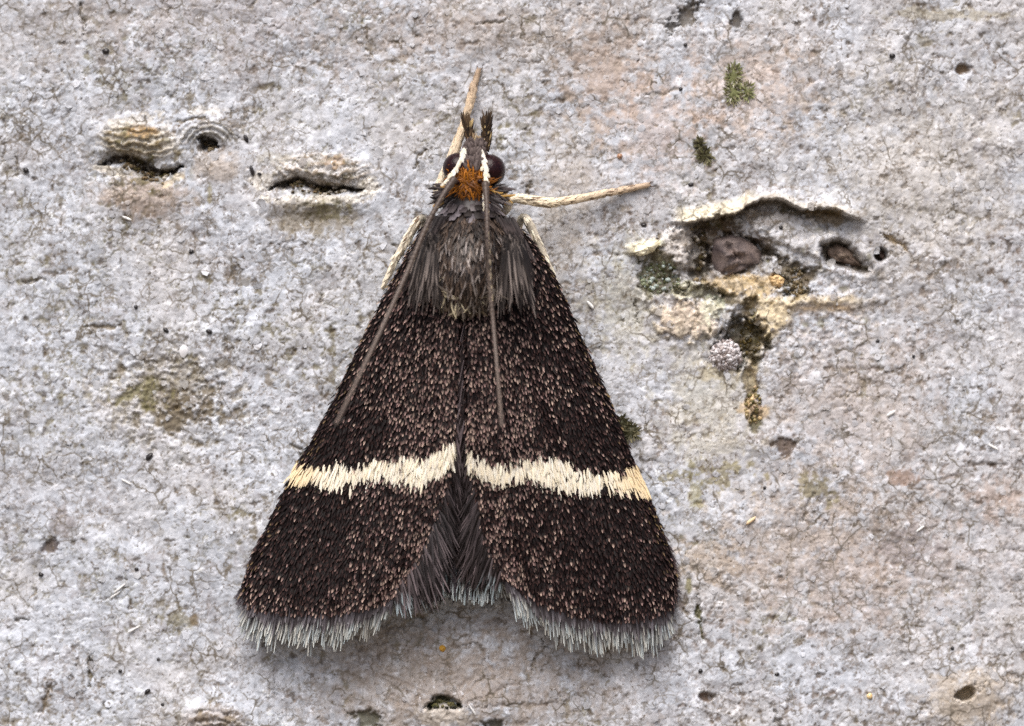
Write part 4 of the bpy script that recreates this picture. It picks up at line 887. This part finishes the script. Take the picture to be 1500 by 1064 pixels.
# pale granular nodule
def lump(name, u, v, rpx, hpx, col, col2, label, cat, group=None, seed=1, amp=.25, mat=M_GRAIN, nu=40, nv=26, freq=3.0, aspect=1.0, rot=0.0):
    th = np.linspace(0, np.pi, nv); ph = np.linspace(0, 2 * np.pi, nu, endpoint=False); TH_, PH = np.meshgrid(th, ph, indexing='ij')
    x = np.sin(TH_) * np.cos(PH); y = np.sin(TH_) * np.sin(PH); z = np.cos(TH_)
    f1, f2, cid, _, _ = worley((x + .6 * z) * freq + 31 * seed, (y - .5 * z) * freq + 17 * seed, seed); k = 1 + amp * (.5 - f1) + .5 * amp * (cid - .5) + .3 * amp * vnoise(x * 7 + seed, y * 7 + 3 * z, seed)
    a, b_ = rpx * aspect, rpx; dx, dy = x * a * k, y * b_ * k; c_, s_ = math.cos(R(rot)), math.sin(R(rot)); dx, dy = dx * c_ - dy * s_, dx * s_ + dy * c_
    p = P(u + dx, v + dy, float(bark_h(u, v)) + hpx * PX * (.35 + z * k)); g = np.arange(nu * nv).reshape(nv, nu); g2 = np.roll(g, -1, 1)
    cc = lerp(np.asarray(col), np.asarray(col2), cid.reshape(-1, 1))
    o = mesh_obj(name, p.reshape(-1, 3), np.stack([g[:-1], g[1:], g2[1:], g2[:-1]], -1).reshape(-1, 4), mat, None, cc)
    return tag(o, label, cat, group)
rr = np.random.default_rng(33); gl = []
c0 = P(1062, 522, float(bark_h(1062, 522)) + .08)
b0 = ball(c0, 21 * PX, 17 * PX, 21 * PX, srgb(150, 138, 132), 36, 22); b0[0][:] += rr.normal(0, .008, b0[0].shape); gl.append(b0)
for i in range(300):
    z = rr.uniform(-.15, 1); an = rr.uniform(0, 6.283); q = math.sqrt(1 - z * z) * rr.uniform(.9, 1.12); sz = rr.uniform(1.3, 4.0) * PX
    p = c0 + np.array([21 * q * math.cos(an), -17 * z, 21 * q * math.sin(an)]) * PX
    cg = lerp(srgb(150, 138, 134), srgb(228, 226, 228), rr.random() ** 1.3); b0 = ball(p, sz * rr.uniform(.7, 1.4), sz, sz * rr.uniform(.7, 1.4), cg, 7, 5); b0[0][:] += rr.normal(0, .006, b0[0].shape); gl.append(b0)
v_, f_, c_ = join(gl)
tag(mesh_obj('lichen_nodule', v_, f_, M_GRAIN, None, c_, smooth=False), 'pale grey granular nodule beside a dark olive hollow', 'lichen')
# crumbly lichen crust and moss tufts
def tuft(name, spots, cols, label, cat, seed=1, blades=240, lpx=(5, 11), wpx=(1.5, 3.2), spread=1.0, mound=.07):
    rr = np.random.default_rng(seed); lst = []
    for (cx, cy, a, b_) in spots:
        n = int(blades * a * b_ / 500) + 30; an = rr.uniform(0, 2 * np.pi, n); q = np.sqrt(rr.random(n)); u = cx + a * q * np.cos(an); v = cy + b_ * q * np.sin(an)
        h = np.maximum(bark_h(u, v), np.median(bark_h(u, v)) - .12) + mound * (1 - q ** 2) * rr.random(n)
        d = np.stack([np.cos(an) * spread + rr.normal(0, .5, n), 0 * an, -np.sin(an) * spread + rr.normal(.2, .5, n)], 1)
        cc = np.array(cols)[rr.integers(0, len(cols), n)] * rr.uniform(.6, 1.25, (n, 1))
        lst.append(straps(P(u, v, h), d, np.tile(OUT, (n, 1)), rr.uniform(*lpx, n) * PX, rr.uniform(*wpx, n) * PX, np.abs(rr.normal(.7, .3, n)), cc * .7, np.clip(cc * 1.2, 0, .9), (.6, 1, .85, .3)))
        # the cushion under the leaves
        m = 20; a2 = np.linspace(0, 2 * np.pi, m, endpoint=False); vs = []
        for k, f in enumerate((.03, .4, .75, 1.0)):
            w = 1 + .2 * np.sin(a2 * 3 + seed); uu = cx + a * f * np.cos(a2) * w; v_ = cy + b_ * f * np.sin(a2) * w; vs.append(P(uu, v_, np.maximum(bark_h(uu, v_), bark_h(cx, cy) - .1) + mound * (1 - f ** 2) - .04 * (f == 1)))
        g = np.arange(4 * m).reshape(4, m); g2 = np.roll(g, -1, 1); lst.append((np.concatenate(vs), np.stack([g[:-1], g[1:], g2[1:], g2[:-1]], -1).reshape(-1, 4), np.tile(np.array(cols[0]) * .7, (4 * m, 1))))
    o = mesh_obj(name, *join(lst)[:2], M_MOSS, None, join(lst)[2]); return tag(o, label, cat)
gm = [srgb(140, 144, 96), srgb(164, 168, 122), srgb(124, 118, 84), srgb(184, 180, 160)]
tuft('moss_tuft', [(1075, 112, 10, 16), (1074, 137, 9, 14), (1095, 134, 7, 11)], gm, 'bright green moss tuft above the torn scar', 'moss', seed=1)
ol = [srgb(104, 102, 70), srgb(130, 126, 94), srgb(86, 80, 60)]
tuft('moss_tuft', [(1032, 229, 9, 10), (1025, 212, 4, 8)], ol, 'small dark olive moss tuft between green moss and scar', 'moss', seed=2)
tuft('moss_tuft', [(922, 632, 13, 12), (910, 620, 7, 8)], [srgb(86, 84, 58), srgb(112, 106, 78)], 'dark olive moss patch touching the edge of the wing', 'moss', seed=3, mound=.06)
rr = np.random.default_rng(9)
def crust(name, cx, cy, a, b_, n, cols, label, seed):
    rr = np.random.default_rng(seed); lst = []
    for i in range(n):
        an = rr.uniform(0, 6.283); q = math.sqrt(rr.random()); u, v = cx + a * q * math.cos(an), cy + b_ * q * math.sin(an); s = rr.uniform(1.2, 3.6)
        c = np.array(cols[rr.integers(0, len(cols))]) * rr.uniform(.7, 1.2); p = P(u, v, float(bark_h(u, v)) + s * .3 * PX)
        b0 = ball(p, s * PX * rr.uniform(.8, 1.3), s * PX * .8, s * PX, c, 9, 6); b0[0][:] += rr.normal(0, .004, b0[0].shape); lst.append(b0)
    v, f, c = join(lst); return tag(mesh_obj(name, v, f, M_GRAIN, None, c), label, 'lichen', kind='stuff')
crust('lichen_crust', 968, 407, 30, 22, 110, [srgb(96, 100, 62), srgb(130, 138, 110), srgb(72, 72, 46), srgb(176, 188, 182)], 'olive green granular lichen crust left of the scar hollow'.replace('left of', 'next to'), 11)
crust('lichen_crust', 1100, 498, 16, 30, 70, [srgb(70, 60, 30), srgb(96, 82, 40), srgb(54, 48, 26)], 'dark olive crumbs around the pale nodule', 12)
crust('lichen_crust', 1166, 412, 22, 20, 70, [srgb(84, 72, 46), srgb(110, 94, 62), srgb(60, 54, 36)], 'dark brown crumbs in the scar by the orange-tan crumb', 13)
crust('lichen_crust', 1104, 596, 12, 34, 60, [srgb(196, 172, 130), srgb(124, 110, 66), srgb(92, 86, 50), srgb(180, 160, 130)], 'ochre and olive crumbs trailing below the scar', 14)
# corky crumbs inside the mouths of the pores, part of the bark
def cork(pts, n, wid, cols, seed):
    rr = np.random.default_rng(seed); c = smooth_curve(pts, 60); lst = []
    for i in range(n):
        u, v = c[rr.integers(4, 56)] + np.array([rr.normal(0, 2), rr.normal(1, wid)]); sz = rr.uniform(1.2, 3.4)
        p = P(u, v, float(bark_h(u, v)) + .02); b0 = ball(p, sz * PX * rr.uniform(1, 2), sz * PX, sz * PX, np.array(cols[rr.integers(0, len(cols))]) * rr.uniform(.6, 1.2), 8, 6); b0[0][:] += rr.normal(0, .007, b0[0].shape); lst.append(b0)
    v, f, c = join(lst); o = under(mesh_obj('cork_crumbs', v, f, M_CHIP, None, c, smooth=False), trunk); o['kind'] = 'stuff'
ck = [srgb(104, 86, 58), srgb(72, 60, 42), srgb(140, 124, 96), srgb(190, 182, 168), srgb(84, 74, 40)]
cork([(170, 236), (200, 244), (228, 257), (252, 251)], 60, 4, ck, 91); cork([(420, 272), (450, 274), (480, 280), (512, 279)], 55, 3.2, ck, 92); cork([(298, 208), (314, 216)], 12, 3, ck[:3], 93)
cork([(1010, 345), (1030, 352), (1026, 385), (1020, 400)], 60, 10, ck, 94); cork([(632, 1036), (648, 1028), (670, 1036)], 26, 3, [srgb(80, 80, 46), srgb(110, 104, 66), srgb(60, 58, 40)], 95)
# dark grit
GRIT = {0: 'black speck above the arched bark pore', 1: 'slim black sliver beside the small round bark pore', 2: 'slim slanted black sliver close to the long slit pore', 26: 'small black speck at the tip of the long slit pore',
        3: 'oval black speck beside the arched bark pore', 4: 'round black speck below the long slit pore', 6: 'elongated black speck just above the white wedge flake', 7: 'black speck above the white wedge flake, on its wing side',
        8: 'elongated black speck below the olive patch', 13: 'black speck high above the torn scar, beyond the green moss', 16: 'black speck above the cream lip of the torn scar', 18: 'black speck between the moth and the cream bark flap',
        17: 'black speck below the torn scar ledge', 19: 'black speck on the grey plate inside the torn scar', 14: 'black speck below the wing tip, near the olive hairline crack', 20: 'black speck beside the green moss tuft', 10: 'elongated black speck above the ribbed bark ridge'}
for i, (u, v, s, a, ro) in enumerate([(155, 75, 4, 1.3, 0), (360, 203, 3, 2.2, 65), (369, 250, 3, 2.6, 75), (38, 250, 4, 1.2, 40), (280, 369, 3.5, 1, 0), (199, 450, 3, 1, 0), (243, 484, 3, 1.7, 40), (306, 486, 3.4, 1.5, 30),
                                 (219, 669, 4, 1.7, -50), (232, 966, 2.6, 1, 0), (216, 1013, 3.2, 1.6, -40), (238, 1032, 2.6, 1, 0), (176, 983, 3, 1, 0), (1307, 82, 4, 1.2, 0), (1026, 983, 3.2, 1, 0), (1138, 988, 3, 1.2, 0), (1012, 271, 3, 1.3, 0),
                                 (1286, 500, 2.8, 1, 0), (943, 330, 3.4, 1.2, 0), (1144, 334, 3, 1, 0), (997, 131, 3, 1, 0), (1004, 66, 3, 1, 0), (1395, 950, 2.6, 1, 0), (1338, 522, 2.4, 1, 0), (60, 842, 3.4, 1.2, 20), (200, 834, 3, 1, 0), (380, 255, 2.4, 1.4, 30), (1120, 715, 2.6, 1, 0)]):
    lump('grit', u, v, s, s * .8, srgb(26, 24, 26), srgb(44, 40, 40), GRIT.get(i, 'tiny round black speck of grit lodged on plain pale bark'), 'grit', 'black grit specks', seed=20 + i, amp=.3, nu=10, nv=7, aspect=a, rot=ro)
lump('grit', 648, 950, 5, 4, srgb(190, 140, 40), srgb(214, 168, 70), 'ochre yellow grain on the shaded bark below the moth', 'grain', seed=51, amp=.3, nu=12, nv=8)
lump('grit', 1274, 1020, 4.5, 4, srgb(226, 186, 120), srgb(244, 226, 180), 'pale amber grain near the bottom pit', 'grain', seed=52, amp=.3, nu=12, nv=8)
lump('grit', 908, 229, 4, 3.5, srgb(150, 112, 86), srgb(166, 130, 102), 'rust-coloured grain above the outstretched front leg', 'grain', seed=53, amp=.3, nu=12, nv=8)
# loose wing scales and fibres
r = np.random.default_rng(80)
def fibre(u, v, L, w, ang, col, label, group=None, name='fibre', h=.03):
    a = R(ang); m = 12; t = np.linspace(-.5, .5, m); uu = u + L * t * math.cos(a) + 1.2 * np.sin(t * 4); vv_ = v + L * t * math.sin(a); hh = np.maximum(bark_h(uu, vv_), bark_h(u, v)) + h
    rad = w * .5 * PX * (1 - (2 * np.abs(t)) ** 3 * .75); vfc = tube(P(uu, vv_, hh), rad, 8, col)
    return tag(mesh_obj(name, vfc[0], vfc[1], M_PALE, None, vfc[2]), label, 'fibre', group)
WF = 'short white fibre lying on the open bark'
for (u, v, L, w, an) in [(1305, 606, 13, 5, -40), (1455, 655, 16, 3.5, 35), (1348, 775, 13, 3.5, -45), (175, 862, 20, 3, -45), (168, 872, 18, 2.4, -40), (196, 922, 20, 3, -35), (185, 706, 14, 3, 35), (865, 447, 13, 5, 60), (692, 1040, 18, 3, 65), (186, 320, 12, 4, 30)]:
    fibre(u, v, L, w, an, srgb(240, 240, 238), {865: 'stout white fibre on the bark close to the wing edge', 692: 'white fibre beside the olive-lined pore below the moth', 186: 'stout white fibre below the arched bark pore', 1305: 'stout white grain-like fibre beyond the pale nodule'}.get(u, WF), 'short white fibres')
fibre(1100, 763, 16, 5, -45, srgb(236, 212, 172), 'cream splinter of scale with a thin dark tail end'.replace(' with a thin dark tail end', ' on the bark beside the wing'))
tag(mesh_obj('shed_scale', *straps(P(np.array([268.]), np.array([524.]), bark_h([268.], [524.]) + .02), np.array([[.1, 0, 1.]]), OUT[None], np.array([19 * PX]), np.array([13 * PX]), np.array([.25]), srgb(240, 242, 244)[None], srgb(250, 250, 250)[None], (.3, .75, 1, .9, .35))[:2], M_PALE, None, np.tile(srgb(248, 248, 250), (15, 1))), 'bright white wedge-shaped flake above the olive patch', 'flake')
